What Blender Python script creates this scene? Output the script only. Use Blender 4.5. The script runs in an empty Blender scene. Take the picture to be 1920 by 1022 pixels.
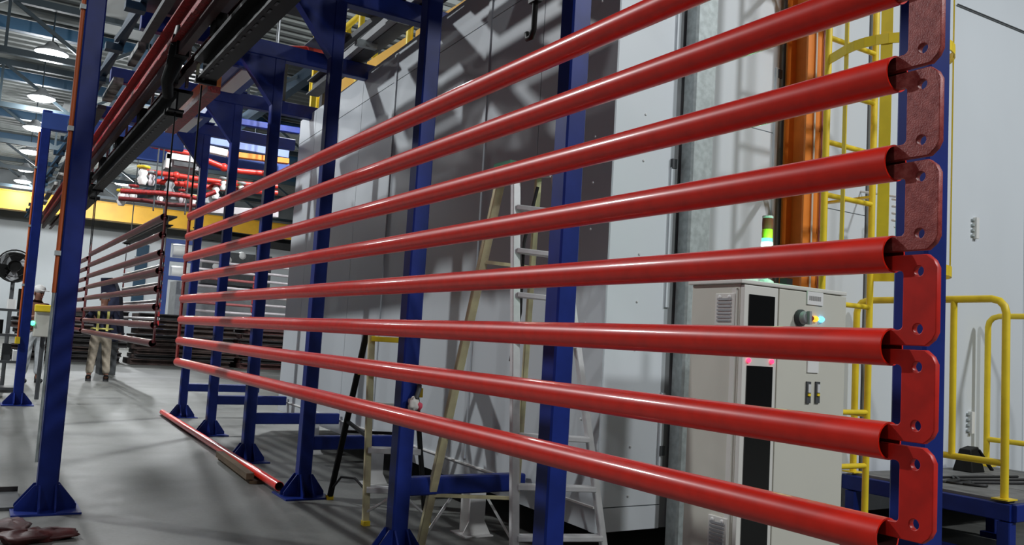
import bpy, bmesh, math, random
from mathutils import Vector, Matrix
random.seed(7)
S = bpy.context.scene
COL = S.collection
R = math.radians
V = Vector

# ------------------------------------------------------------------ camera, light, exposure
CAMZ, FPX = 1.2, 1600.0
YAW, PIT, ROL = R(31.884), R(4.755), R(3.3705)
fw = V((math.sin(YAW) * math.cos(PIT), math.cos(YAW) * math.cos(PIT), math.sin(PIT)))
r0 = V((math.cos(YAW), -math.sin(YAW), 0)); u0 = r0.cross(fw)
rt = r0 * math.cos(ROL) + u0 * math.sin(ROL); up = u0 * math.cos(ROL) - r0 * math.sin(ROL)
CAM = V((0, 0, CAMZ))
cam = bpy.data.objects.new('camera', bpy.data.cameras.new('camera'))
COL.objects.link(cam)
cam.data.sensor_width = 36; cam.data.lens = FPX / 1920 * 36
cam.data.clip_start = 0.02; cam.data.clip_end = 300
m = Matrix((rt, up, -fw)).transposed().to_4x4(); m.translation = CAM
cam.matrix_world = m
S.camera = cam

def at(px, py, axis, val):
    """world point on the plane axis = val seen at a photograph pixel (a surveying aid)"""
    d = rt * ((px - 960) / FPX) - up * ((py - 511) / FPX) + fw
    t = (val - CAM[axis]) / d[axis]
    return CAM + d * t

w = bpy.data.worlds.new('hall_air'); S.world = w; w.use_nodes = True
w.node_tree.nodes['Background'].inputs[0].default_value = (0.78, 0.84, 0.92, 1)
w.node_tree.nodes['Background'].inputs[1].default_value = 0.06
vs = S.view_settings
vs.view_transform = 'Standard'; vs.look = 'None'; vs.gamma = 1; vs.use_curve_mapping = False
vs.exposure = 0.0

def lamp(name, loc, power, radius=0.22, spot=None, target=None, color=(.95, .98, 1)):
    d = bpy.data.lights.new(name, 'SPOT' if spot else 'POINT')
    d.energy = power; d.shadow_soft_size = radius; d.color = color
    o = bpy.data.objects.new(name, d); COL.objects.link(o); o.location = loc
    if spot:
        d.spot_size = R(spot); d.spot_blend = 0.35
        t = V(target) if target else V(loc) - V((0, 0, 1))
        o.rotation_euler = (t - V(loc)).to_track_quat('-Z', 'Y').to_euler()
    return o

# high-bay rows of the hall: (x, y, power). The row over the line is in view far off, the others run beside and behind the camera, one lamp of them added.
ROW_MAIN = [(1.03, 24.9), (1.11, 30.3), (1.19, 35.4), (1.29, 40.7), (1.34, 45.9), (1.38, 50.1)]
ROW_SIDE = [(-4.4, 1.4, 350), (-4.4, 11.8, 2700), (-4.4, 22.2, 900)]
ROW_BACK = [(2.0, -6.0, 1350), (8.5, -4.5, 1850)]  # second lamp is an unseen addition that brightens the wall at right
ROW_FAR = [(5.5, 13.5), (5.52, 33.0), (5.53, 46.0)]
HIGH = 8.0

# ------------------------------------------------------------------ materials
def mat(name, col, rough=.5, metal=0., noise=0., scale=8., bump=0., bscale=None, spec=.5, coat=0., emit=None, estr=0., col2=None, thr=(.35, .65), stretch=None):
    m = bpy.data.materials.new(name); m.use_nodes = True
    nt = m.node_tree; b = nt.nodes['Principled BSDF']
    b.inputs['Base Color'].default_value = (*col, 1); b.inputs['Roughness'].default_value = rough
    b.inputs['Metallic'].default_value = metal; b.inputs['Specular IOR Level'].default_value = spec
    b.inputs['Coat Weight'].default_value = coat; b.inputs['Coat Roughness'].default_value = .09
    if emit:
        b.inputs['Emission Color'].default_value = (*emit, 1); b.inputs['Emission Strength'].default_value = estr
    if noise or col2 or bump:
        tc = nt.nodes.new('ShaderNodeTexCoord'); src = tc.outputs['Object']
        if stretch:
            mp = nt.nodes.new('ShaderNodeMapping'); mp.inputs['Scale'].default_value = stretch
            nt.links.new(src, mp.inputs['Vector']); src = mp.outputs['Vector']
        n = nt.nodes.new('ShaderNodeTexNoise'); n.inputs['Scale'].default_value = scale; n.inputs['Detail'].default_value = 6
        nt.links.new(src, n.inputs['Vector'])
        if noise or col2:
            c2 = col2 or tuple(c * (1 - noise) for c in col)
            cr = nt.nodes.new('ShaderNodeValToRGB')
            cr.color_ramp.elements[0].position = thr[0]; cr.color_ramp.elements[1].position = thr[1]
            cr.color_ramp.elements[0].color = (*c2, 1); cr.color_ramp.elements[1].color = (*col, 1)
            nt.links.new(n.outputs['Fac'], cr.inputs['Fac']); nt.links.new(cr.outputs['Color'], b.inputs['Base Color'])
        if bump:
            n2 = n
            if bscale:
                n2 = nt.nodes.new('ShaderNodeTexNoise'); n2.inputs['Scale'].default_value = bscale; n2.inputs['Detail'].default_value = 4
                nt.links.new(src, n2.inputs['Vector'])
            bp = nt.nodes.new('ShaderNodeBump'); bp.inputs['Strength'].default_value = bump; bp.inputs['Distance'].default_value = .01
            nt.links.new(n2.outputs['Fac'], bp.inputs['Height']); nt.links.new(bp.outputs['Normal'], b.inputs['Normal'])
    return m

M = dict(
    red=mat('red_powder_coat', (.86, .020, .006), .38, spec=.35, noise=.12, scale=30, coat=.42),
    redplate=mat('dusty_red_plate', (.56, .12, .10), .45, col2=(.28, .018, .014), scale=75, thr=(.36, .80), bump=.16, bscale=420, spec=.6),
    redclean=mat('clean_red_plate', (.70, .016, .008), .42, noise=.2, scale=30, spec=.5),
    redin=mat('shaded_pipe_inside', (.05, .010, .009), .8),  # bore darkened by colour to look in shade
    maroon=mat('dark_maroon', (.13, .014, .017), .33, noise=.3, scale=14, spec=.5),  # dull dark red of the farther racks and one track
    pinkish=mat('pale_red_oxide', (.33, .10, .10), .3, noise=.2, scale=12, spec=.6),
    darkred=mat('dark_red_track', (.055, .008, .008), .5, noise=.4, scale=14),
    rail=mat('conveyor_red', (.40, .010, .010), .45, col2=(.17, .010, .010), scale=26, bump=.6, bscale=60),
    blue=mat('blue_enamel', (.010, .028, .215), .42, noise=.25, scale=7, spec=.28),
    bluehall=mat('blue_hall_steel', (.035, .085, .34), .5, noise=.2, scale=3),
    bluepale=mat('pale_blue_steel', (.20, .27, .55), .5, noise=.2, scale=3),
    rafter=mat('dark_teal_rafter', (.012, .045, .085), .5),
    truss=mat('truss_dark_steel', (.02, .035, .045), .55),
    roof=mat('roof_sheet', (.20, .215, .205), .6, noise=.25, scale=.7, stretch=(1, .2, 1)),
    skylight=mat('skylight_sheet', (.42, .43, .42), .5),
    black=mat('black_oxide', (.008, .008, .008), .5, noise=.4, scale=10, spec=.25),
    blackhole=mat('slot_shadow_liner', (.003, .003, .003), .9),
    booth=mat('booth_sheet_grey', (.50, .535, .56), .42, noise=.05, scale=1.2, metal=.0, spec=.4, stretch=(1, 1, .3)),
    boothf=mat('booth_front_lit_grey', (.72, .765, .80), .45, noise=.04, scale=1.1, spec=.4, stretch=(1, 1, .3)),  # lightened beyond the side sheet so colour makes up for weaker lamps
    galv=mat('galvanised_steel', (.50, .56, .56), .5, metal=.2, noise=.25, scale=28),
    grey=mat('machine_grey', (.34, .35, .36), .5, noise=.2, scale=5),
    flaky=mat('flaking_grey_sheet', (.34, .34, .32), .7, col2=(.06, .06, .06), scale=7, thr=(.42, .58)),
    dgrey=mat('dark_machine_grey', (.07, .075, .08), .55, noise=.3, scale=8),
    cab=mat('cabinet_beige', (.64, .63, .55), .45, noise=.03, scale=3, spec=.4),
    cabw=mat('cabinet_white_trim', (.72, .71, .66), .4),
    glassblk=mat('black_glazed_door', (.004, .004, .004), .12, spec=.6),
    white=mat('white_plastic', (.8, .8, .78), .4),
    yellow=mat('yellow_enamel', (.95, .70, .03), .42, noise=.12, scale=9),
    crane=mat('crane_yellow', (.78, .42, .03), .5, noise=.15, scale=1.5),
    orange=mat('orange_enamel', (.90, .27, .035), .42, noise=.12, scale=9),
    orangeline=mat('orange_conduit', (.55, .12, .03), .5),
    alu=mat('brushed_aluminium', (.76, .77, .77), .4, metal=.15, noise=.12, scale=20),
    aluold=mat('worn_ladder_rail', (.46, .40, .26), .5, col2=(.66, .62, .36), scale=9, metal=.2),
    green=mat('green_plastic', (.02, .22, .10), .45),
    wood=mat('rough_timber', (.13, .085, .045), .8, noise=.5, scale=12, stretch=(1, .15, 1), bump=.4),
    rust=mat('rusty_steel', (.095, .060, .052), .7, noise=.6, scale=5, bump=.3),
    rust2=mat('dark_rolled_steel', (.050, .044, .045), .65, noise=.5, scale=4),
    rustred=mat('red_rust_steel', (.14, .060, .056), .7, noise=.5, scale=6),
    palepipe=mat('pale_bare_pipe', (.60, .55, .57), .35, noise=.15, scale=9, metal=.2),
    hallwall=mat('hall_wall_white', (.66, .70, .72), .7, noise=.06, scale=.4),
    hallband=mat('hall_wall_grey_band', (.20, .22, .23), .7, noise=.2, scale=.5),
    windowblue=mat('dark_window_glass', (.035, .075, .12), .2, spec=.6),
    cyan=mat('cyan_pipe', (.06, .50, .68), .35),
    hosered=mat('fire_pipe_red', (.62, .035, .022), .4, noise=.15, scale=6),
    deck=mat('platform_deck', (.22, .22, .215), .6, noise=.35, scale=9, bump=.2),
    ledg=mat('green_lamp', (.1, .9, .45), .3, emit=(.10, 1, .42), estr=2.5),
    ledgw=mat('green_lamp_core', (.8, 1, .9), .3, emit=(.6, 1, .8), estr=6),
    ledr=mat('red_lamp', (.9, .05, .1), .3, emit=(1, .03, .10), estr=3),
    ledo=mat('amber_lamp', (.9, .45, .05), .3, emit=(1, .42, .03), estr=1.6),
    ledb=mat('blue_lamp', (.1, .5, .9), .3, emit=(.10, .55, 1), estr=3),
    ledy=mat('yellow_lens', (.75, .62, .03), .3),
    ledrd=mat('dull_red_lens', (.28, .07, .04), .3),
    highbay=mat('high_bay_glow', (1, 1, 1), .4, emit=(.92, 1, 1), estr=40),
    tube=mat('lit_panel', (.9, .95, 1), .4, emit=(.82, .92, 1), estr=1.1),
    skin=mat('skin', (.22, .10, .065), .55), hair=mat('grey_hair', (.55, .54, .53), .8, noise=.4, scale=40),
    navy=mat('navy_cloth', (.018, .022, .055), .85, noise=.3, scale=20),
    beige=mat('beige_cloth', (.42, .36, .28), .9, noise=.3, scale=14, bump=.4),
    palecloth=mat('pale_work_trousers', (.55, .58, .60), .9, noise=.25, scale=12, bump=.4),
    brownshirt=mat('brown_shirt', (.22, .09, .05), .9, noise=.3, scale=12),
    camo=mat('dark_green_vest', (.035, .045, .03), .9, noise=.5, scale=18),
    hivis=mat('hi_vis_yellow', (.72, .66, .18), .7), shoe=mat('black_boots', (.012, .012, .014), .6),
    eye=mat('dark_eye', (.01, .01, .01), .3), lip=mat('lip', (.25, .07, .06), .5),
    pink=mat('pink_cloth', (.8, .10, .16), .8), rag=mat('white_rag', (.72, .70, .66), .9, bump=.5, scale=30),
    maroonbag=mat('dark_red_sheet', (.075, .006, .006), .55, noise=.6, scale=9, bump=.5),
    cable=mat('black_cable', (.012, .012, .013), .5),
    post=mat('faded_post', (.36, .37, .42), .5, noise=.2, scale=8),
    print=mat('grey_lettering', (.32, .31, .30), .6),
)

def floor_mat():
    m = bpy.data.materials.new('polished_concrete'); m.use_nodes = True
    nt = m.node_tree; b = nt.nodes['Principled BSDF']; L = nt.links.new
    tc = nt.nodes.new('ShaderNodeTexCoord')
    def noise(sc, det=6, st=None):
        n = nt.nodes.new('ShaderNodeTexNoise'); n.inputs['Scale'].default_value = sc; n.inputs['Detail'].default_value = det
        mp = nt.nodes.new('ShaderNodeMapping'); mp.inputs['Scale'].default_value = st or (1, 1, 1)
        L(tc.outputs['Object'], mp.inputs['Vector']); L(mp.outputs['Vector'], n.inputs['Vector']); return n
    a = noise(.55, 7); c = noise(4.5, 8); e = noise(40, 3)
    r1 = nt.nodes.new('ShaderNodeValToRGB'); r1.color_ramp.elements[0].position = .36; r1.color_ramp.elements[1].position = .66
    r1.color_ramp.elements[0].color = (.085, .087, .080, 1); r1.color_ramp.elements[1].color = (.165, .168, .158, 1)
    L(a.outputs['Fac'], r1.inputs['Fac'])
    mx = nt.nodes.new('ShaderNodeMixRGB'); mx.blend_type = 'OVERLAY'; mx.inputs['Fac'].default_value = .35
    L(r1.outputs['Color'], mx.inputs['Color1']); L(c.outputs['Fac'], mx.inputs['Color2'])
    mx2 = nt.nodes.new('ShaderNodeMixRGB'); mx2.blend_type = 'OVERLAY'; mx2.inputs['Fac'].default_value = .18
    L(mx.outputs['Color'], mx2.inputs['Color1']); L(e.outputs['Fac'], mx2.inputs['Color2'])
    L(mx2.outputs['Color'], b.inputs['Base Color'])
    rr = nt.nodes.new('ShaderNodeMapRange'); rr.inputs['To Min'].default_value = .42; rr.inputs['To Max'].default_value = .68
    L(c.outputs['Fac'], rr.inputs['Value']); L(rr.outputs['Result'], b.inputs['Roughness'])
    bp = nt.nodes.new('ShaderNodeBump'); bp.inputs['Strength'].default_value = .12; bp.inputs['Distance'].default_value = .01
    L(c.outputs['Fac'], bp.inputs['Height']); L(bp.outputs['Normal'], b.inputs['Normal'])
    return m
M['floor'] = floor_mat()

# ------------------------------------------------------------------ mesh helpers
class MB:
    def __init__(s): s.v = []; s.f = []; s.sm = []
    def add(s, vs, fs, smooth=False):
        b = len(s.v); s.v += [tuple(v) for v in vs]
        for f in fs: s.f.append([i + b for i in f]); s.sm.append(smooth)
        return s
    def box(s, c, d, ch=0., rz=0.):
        """box by centre and size; ch chamfers its vertical edges"""
        c = V(c); h = V(d) / 2
        pts = [(-h.x, -h.y), (h.x, -h.y), (h.x, h.y), (-h.x, h.y)]
        if ch: pts = chamfer(pts, ch)
        q = Matrix.Rotation(rz, 3, 'Z')
        n = len(pts)
        vs = [c + q @ V((x, y, -h.z)) for x, y in pts] + [c + q @ V((x, y, h.z)) for x, y in pts]
        return s.add(vs, [list(range(n))[::-1], list(range(n, 2 * n))] + [[i, (i + 1) % n, n + (i + 1) % n, n + i] for i in range(n)])
    def bx(s, a, b):
        a, b = V(a), V(b); return s.box((a + b) / 2, [abs(x) for x in (b - a)])
    def sweep(s, p0, p1, prof, upv=(0, 0, 1)):
        """closed 2-D profile (side, up) extruded from p0 to p1"""
        p0, p1 = V(p0), V(p1); d = (p1 - p0).normalized(); u = V(upv)
        if abs(d.dot(u)) > .99: u = V((0, 1, 0))
        sd = d.cross(u).normalized(); u = sd.cross(d)
        n = len(prof)
        vs = [p0 + sd * x + u * y for x, y in prof] + [p1 + sd * x + u * y for x, y in prof]
        return s.add(vs, [list(range(n)), list(range(n, 2 * n))[::-1]] + [[i, n + i, n + (i + 1) % n, (i + 1) % n] for i in range(n)])
    def bar(s, p0, p1, w, h=None, ch=0., upv=(0, 0, 1)):
        h = h or w; pr = [(-w / 2, -h / 2), (w / 2, -h / 2), (w / 2, h / 2), (-w / 2, h / 2)]
        return s.sweep(p0, p1, chamfer(pr, ch) if ch else pr, upv)
    def ibeam(s, p0, p1, w, h, t, upv=(0, 0, 1)):
        a, b = w / 2, h / 2; k = t / 2
        s.sweep(p0, p1, [(-a, b - t), (a, b - t), (a, b), (-a, b)], upv)
        s.sweep(p0, p1, [(-a, -b), (a, -b), (a, -b + t), (-a, -b + t)], upv)
        return s.sweep(p0, p1, [(-k, -b + t), (k, -b + t), (k, b - t), (-k, b - t)], upv)
    def tube(s, pts, r, n=12, caps=True, radii=None):
        pts = [V(p) for p in pts]; rings = []
        ref = None
        for i, p in enumerate(pts):
            d = (pts[min(i + 1, len(pts) - 1)] - pts[max(i - 1, 0)]).normalized()
            if ref is None:
                ref = V((0, 0, 1)) if abs(d.z) < .9 else V((1, 0, 0))
            sd = d.cross(ref).normalized(); ref = sd.cross(d).normalized()
            rr = radii[i] if radii else r
            rings.append([p + (sd * math.cos(2 * math.pi * k / n) + ref * math.sin(2 * math.pi * k / n)) * rr for k in range(n)])
        vs = [v for g in rings for v in g]; fs = []
        for i in range(len(pts) - 1):
            for k in range(n):
                fs.append([i * n + k, i * n + (k + 1) % n, (i + 1) * n + (k + 1) % n, (i + 1) * n + k])
        s.add(vs, fs, True)
        if caps:
            s.add(rings[0], [list(range(n))]); s.add(rings[-1], [list(range(n))[::-1]])
        return s
    def hollow(s, p0, p1, r, ri, n=36):
        p0, p1 = V(p0), V(p1)
        d = (p1 - p0).normalized(); sd = d.cross(V((0, 0, 1))).normalized(); u = sd.cross(d)
        cs = [(math.cos(2 * math.pi * k / n), math.sin(2 * math.pi * k / n)) for k in range(n)]
        ring = lambda p, q: [p + (sd * a + u * b) * q for a, b in cs]
        o0, o1, i0, i1 = ring(p0, r), ring(p1, r), ring(p0, ri), ring(p1, ri)
        s.add(o0 + o1, [[k, (k + 1) % n, n + (k + 1) % n, n + k] for k in range(n)], True)
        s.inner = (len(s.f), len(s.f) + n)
        s.add(i0 + i1, [[k, n + k, n + (k + 1) % n, (k + 1) % n] for k in range(n)], True)
        s.add(o0 + i0, [[k, n + k, n + (k + 1) % n, (k + 1) % n] for k in range(n)])
        return s.add(o1 + i1, [[k, (k + 1) % n, n + (k + 1) % n, n + k] for k in range(n)])
    def lathe(s, c, prof, n=20, axis='Z', smooth=True):
        c = V(c); vs = []
        for r_, z in prof:
            for k in range(n):
                a = 2 * math.pi * k / n; p = V((math.cos(a) * r_, math.sin(a) * r_, z))
                if axis == 'Y': p = V((p.x, p.z, p.y))
                if axis == 'X': p = V((p.z, p.x, p.y))
                vs.append(c + p)
        fs = [[i * n + k, i * n + (k + 1) % n, (i + 1) * n + (k + 1) % n, (i + 1) * n + k] for i in range(len(prof) - 1) for k in range(n)]
        s.add(vs, fs, smooth)
        m_ = len(prof)
        return s.add([vs[k] for k in range(n)], [list(range(n))]).add([vs[(m_ - 1) * n + k] for k in range(n)], [list(range(n))])
    def blob(s, c, rad, n=14, m_=9, warp=0., seed=0):
        rnd = random.Random(seed); c = V(c); vs = []; ph = [rnd.uniform(0, 6) for _ in range(4)]
        for i in range(m_ + 1):
            t = math.pi * i / m_
            for k in range(n):
                a = 2 * math.pi * k / n
                q = 1 + warp * (math.sin(3 * a + ph[0] + 2 * t) + .6 * math.sin(5 * a + ph[1] - 3 * t) + .5 * math.sin(7 * t + ph[2]))
                vs.append(c + V((math.sin(t) * math.cos(a) * rad[0] * q, math.sin(t) * math.sin(a) * rad[1] * q, math.cos(t) * rad[2] * q)))
        return s.add(vs, [[i * n + k, (i + 1) * n + k, (i + 1) * n + (k + 1) % n, i * n + (k + 1) % n] for i in range(m_) for k in range(n)], True)
    def build(s, name, material, parent=None, bevel=0., loc=None):
        me = bpy.data.meshes.new(name)
        o = V(loc) if loc is not None else V((0, 0, 0))
        me.from_pydata([tuple(V(v) - o) for v in s.v], [], s.f)
        me.materials.append(M[material] if isinstance(material, str) else material)
        me.polygons.foreach_set('use_smooth', s.sm)
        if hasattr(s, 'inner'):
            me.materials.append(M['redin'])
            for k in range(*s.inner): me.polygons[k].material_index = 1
        bm = bmesh.new(); bm.from_mesh(me); bmesh.ops.remove_doubles(bm, verts=bm.verts, dist=1e-6) if bevel else None
        bmesh.ops.recalc_face_normals(bm, faces=bm.faces); bm.to_mesh(me); bm.free()
        ob = bpy.data.objects.new(name, me); COL.objects.link(ob); ob.location = o
        if bevel:
            b = ob.modifiers.new('bevel', 'BEVEL'); b.width = bevel; b.segments = 2; b.limit_method = 'ANGLE'
        if parent: put(ob, parent)
        return ob

def chamfer(pts, c):
    out = []; n = len(pts)
    for i in range(n):
        p = V((*pts[i], 0)); a = V((*pts[i - 1], 0)); b = V((*pts[(i + 1) % n], 0))
        out += [tuple((p + (a - p).normalized() * c).xy), tuple((p + (b - p).normalized() * c).xy)]
    return out
def put(o, parent):
    """parent while keeping the place in the world (no thing here is rotated, so positions subtract)"""
    o.parent = parent
    o.location = V(o.location) - wloc(parent)
def wloc(o):
    l = V(o.location)
    return l + wloc(o.parent) if o.parent else l
def tag(o, label=None, cat=None, group=None, kind=None):
    if label: o['label'] = label
    if cat: o['category'] = cat
    if group: o['group'] = group
    if kind: o['kind'] = kind
    return o
def thing(name, loc, label, cat, group=None):
    o = bpy.data.objects.new(name, None); COL.objects.link(o); o.location = loc; o.empty_display_size = .1
    return tag(o, label, cat, group)
def dup(root, off, label=None):
    r_ = root.copy(); COL.objects.link(r_); r_.location = V(root.location) + V(off)
    if label: r_['label'] = label
    for ch in root.children:
        c = ch.copy(); COL.objects.link(c); c.parent = r_
        for g in ch.children:
            d = g.copy(); COL.objects.link(d); d.parent = c
    return r_
ORD = ['topmost', 'second from the top', 'third from the top', 'fourth from the top', 'fifth from the top', 'sixth from the top', 'seventh from the top', 'lowest']
ORN = ['first', 'second', 'third', 'fourth', 'fifth', 'sixth', 'seventh', 'eighth', 'ninth', 'tenth']

# ------------------------------------------------------------------ setting: floor, hall, roof
def struct(mb, name, material, **k):
    return tag(mb.build(name, material, **k), kind='structure')
struct(MB().bx((-12, -8, -.3), (16, 56, 0)), 'floor', 'floor')
# far end wall: white below, grey band above
fwall = struct(MB().bx((-12, 55.0, 0), (30, 55.3, 6.4)), 'wall_far', 'hallwall')
MB().bx((-12, 54.96, 6.4), (30, 55.3, 9.2)).build('band', 'hallband', fwall)
for i, yy in enumerate((442, 470, 500, 530, 556)):
    p = at(271 - .12 * (yy - 442), yy, 1, 54.9)
    wn = tag(MB().bx((p.x - .33, 54.85, p.z - .36), (p.x + .33, 55.02, p.z + .36)).build('window_%d' % (i + 1), 'windowblue'), kind='structure')
    MB().bx((p.x - .40, 54.88, p.z - .44), (p.x + .40, 55.01, p.z - .37)).build('sill', 'grey', wn)
# red stripe and faint notices on the far wall
MB().bx((-3, 54.93, 3.60), (1.4, 55.0, 3.72)).build('stripe', 'pinkish', fwall)
# corrugated roof
rf = MB()
prof = []
y = 12.0
while y < 55.5:
    prof += [(y, 9.2), (y + .18, 9.2), (y + .24, 9.29), (y + .42, 9.29)]; y += .48
n = len(prof)
rf.add([(-12, a, b) for a, b in prof] + [(30, a, b) for a, b in prof], [[i, i + 1, n + i + 1, n + i] for i in range(n - 1)])
roof = struct(rf, 'ceiling', 'roof')
for (a, b) in ((22.6, 25.8), (35.6, 37.6)):
    MB().bx((2.05, a, 9.14), (3.3, b, 9.198)).build('skylight', 'skylight', roof)

# ------------------------------------------------------------------ the spray booth: side wall A (parallel to the line) and front wall B
WX = lambda y: 2.84 + .052 * (y - 3.6)          # outer face of the side wall
WY = 3.6                                        # outer face of the front wall
ZB, ZL, ZT, ZF = .235, .365, 3.80, 4.75
side = struct(MB().add([(WX(WY) + .03, WY + .03, ZB), (WX(10.3) + .03, 10.3, ZB), (9.2, 10.3, ZB), (9.2, WY + .03, ZB),
                        (WX(WY) + .03, WY + .03, ZT), (WX(10.3) + .03, 10.3, ZT), (9.2, 10.3, ZT), (9.2, WY + .03, ZT)],
                       [[3, 2, 1, 0], [4, 5, 6, 7], [0, 1, 5, 4], [1, 2, 6, 5], [2, 3, 7, 6], [3, 0, 4, 7]]), 'wall_booth', 'booth')
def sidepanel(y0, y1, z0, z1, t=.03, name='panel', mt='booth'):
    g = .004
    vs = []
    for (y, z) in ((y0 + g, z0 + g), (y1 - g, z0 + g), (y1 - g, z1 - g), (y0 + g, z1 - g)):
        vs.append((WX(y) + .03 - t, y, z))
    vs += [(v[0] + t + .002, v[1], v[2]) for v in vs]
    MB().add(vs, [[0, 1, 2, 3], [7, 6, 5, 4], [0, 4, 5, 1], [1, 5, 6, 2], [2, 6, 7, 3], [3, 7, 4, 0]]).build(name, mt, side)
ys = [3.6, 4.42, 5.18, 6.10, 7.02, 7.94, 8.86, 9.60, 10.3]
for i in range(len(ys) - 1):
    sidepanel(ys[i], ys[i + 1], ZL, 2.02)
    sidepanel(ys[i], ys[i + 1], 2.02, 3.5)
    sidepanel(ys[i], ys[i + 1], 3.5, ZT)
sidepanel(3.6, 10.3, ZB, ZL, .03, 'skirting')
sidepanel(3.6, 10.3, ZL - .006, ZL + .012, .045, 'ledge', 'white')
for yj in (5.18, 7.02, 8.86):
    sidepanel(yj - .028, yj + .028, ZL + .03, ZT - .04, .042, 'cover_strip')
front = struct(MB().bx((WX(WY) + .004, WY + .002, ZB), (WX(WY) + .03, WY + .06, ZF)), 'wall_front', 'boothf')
def frontpanel(x0, x1, z0, z1, t=.03, name='panel', mt='boothf', g=.003):
    return MB().bx((x0 + g, WY + .03 - t, z0 + g), (x1 - g, WY + .032, z1 - g)).build(name, mt, front)
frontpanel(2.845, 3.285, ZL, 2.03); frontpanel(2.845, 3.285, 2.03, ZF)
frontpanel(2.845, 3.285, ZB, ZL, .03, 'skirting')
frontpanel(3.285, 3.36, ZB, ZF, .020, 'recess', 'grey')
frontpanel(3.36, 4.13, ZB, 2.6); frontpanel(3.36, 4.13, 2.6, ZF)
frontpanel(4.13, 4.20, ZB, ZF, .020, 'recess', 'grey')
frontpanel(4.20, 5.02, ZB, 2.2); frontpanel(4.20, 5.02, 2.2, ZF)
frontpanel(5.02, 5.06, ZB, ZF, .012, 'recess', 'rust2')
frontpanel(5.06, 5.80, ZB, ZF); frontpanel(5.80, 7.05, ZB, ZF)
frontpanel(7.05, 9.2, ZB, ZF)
frontpanel(5.72, 5.80, 2.10, 2.115, .034, 'seam_line', 'white')
# notched edge covers beside the seams
for (x, z0, z1) in ((3.262, .55, .98), (3.262, 1.45, 2.25), (3.262, 2.9, 3.2), (4.10, 1.8, 3.02)):
    frontpanel(x - .012, x + .020, z0, z1, .044, 'edge_cover')
for (x, z) in ((3.272, .66), (3.272, 2.27), (3.275, 2.88), (4.12, 2.98)):
    frontpanel(x - .02, x + .02, z - .03, z + .03, .05, 'clip', 'dgrey')
rv = MB()
for i in range(13):
    z = .42 + i * .262
    rv.lathe((3.055, WY, z), [(.008, 0), (.0075, -.003), (.004, -.006)], 8, 'Y')
tag(rv.build('rivet', 'alu', front), kind='stuff')
rv = MB()
for i in range(13):
    z = .55 + i * .262; y = 3.78
    rv.lathe((WX(y), y, z), [(.008, 0), (.0075, -.003), (.004, -.006)], 8, 'X')
tag(rv.build('rivet', 'alu', side), kind='stuff')
# hinges of the door behind the platform
for (px, py) in ((1829, 428), (1820, 792)):
    p = at(px, py, 1, WY - .01)
    h = MB().bx((p.x - .018, WY - .03, p.z - .08), (p.x + .018, WY + .01, p.z + .08)).build('hinge', 'white', front)
    for k in (-.06, -.02, .02, .06):
        MB().bx((p.x - .045, WY - .018, p.z + k - .007), (p.x - .019, WY + .004, p.z + k + .007)).build('hinge_leaf', 'galv', h)

a, b = at(1796, 8, 1, WY - .012), at(1912, 56, 1, WY - .012)
tag(MB().tube([a, b, b + (b - a)], .006, 8).build('wall_cable', 'dgrey'), 'thin dark cable running slantwise over the grey wall at upper right', 'cable')
# galvanised corner post in front of the seam
t = thing('steel_post', (3.40, WY - .06, 0), 'galvanised spangled channel post in front of the booth seam', 'post')
gp = MB().box((3.40, WY - .058, 1.90), (.165, .10, 3.77), .012)
gp.build('channel', 'galv', t)
MB().bx((3.31, WY - .112, 0), (3.49, WY - .004, .012)).build('foot_plate', 'galv', t)

# legs under the booth (the stub beams rest on them)
for i, (x, y) in enumerate(((2.75, 4.72), (2.86, 6.55), (2.93, 8.30))):
    t = thing('booth_leg', (x, y, 0), 'short white steel leg under the %s blue stub beam from the front' % ORN[i], 'support', 'booth legs')
    MB().ibeam((x, y, .008), (x, y, .325), .11, .12, .012, (0, 1, 0)).build('web', 'white', t)
    MB().box((x, y, .004), (.20, .20, .008)).build('foot', 'white', t)
    for sx in (-1, 1):
        MB().add([(x + sx * .055, y - .06, .008), (x + sx * .10, y - .06, .008), (x + sx * .055, y - .06, .09),
                  (x + sx * .055, y - .05, .008), (x + sx * .10, y - .05, .008), (x + sx * .055, y - .05, .09)],
                 [[0, 1, 2], [5, 4, 3], [0, 3, 4, 1], [1, 4, 5, 2], [2, 5, 3, 0]]).build('gusset', 'white', t)

# ------------------------------------------------------------------ blue portal columns
def column(x, y, h, wd, label, mt='blue', foot=.17, beams=(), name='blue_column'):
    t = thing(name, (x, y, 0), label, 'column', 'blue steel columns')
    MB().box((x, y, h / 2 + .006), (wd, wd, h - .012), wd * .08).build('shaft', mt, t)
    bp_ = MB().box((x, y, .006), (foot * 2, foot * 2, .012)).build('base_plate', mt, t)
    a, hh = wd / 2, .15
    for dx, dy in ((1, 0), (-1, 0), (0, 1), (0, -1)):
        sd = V((-dy, dx, 0)); d = V((dx, dy, 0)); c = V((x, y, .012))
        prof = [d * a, d * (foot - .02), d * (foot - .02) + V((0, 0, .025)), d * (a + .012) + V((0, 0, hh)), d * a + V((0, 0, hh))]
        for k in (-a * .75, a * .75):
            vs = [c + p + sd * (k - .005) for p in prof] + [c + p + sd * (k + .005) for p in prof]
            MB().add(vs, [[0, 1, 2, 3, 4], [9, 8, 7, 6, 5]] + [[i, 5 + i, 5 + (i + 1) % 5, (i + 1) % 5] for i in range(5)]).build('gusset', mt, bp_)
    return t
BC = [(2.38, 11.73), (2.31, 9.85), (2.19, 7.88), (2.14, 6.17), (2.05, 4.33), (2.10, 2.97)]
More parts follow.
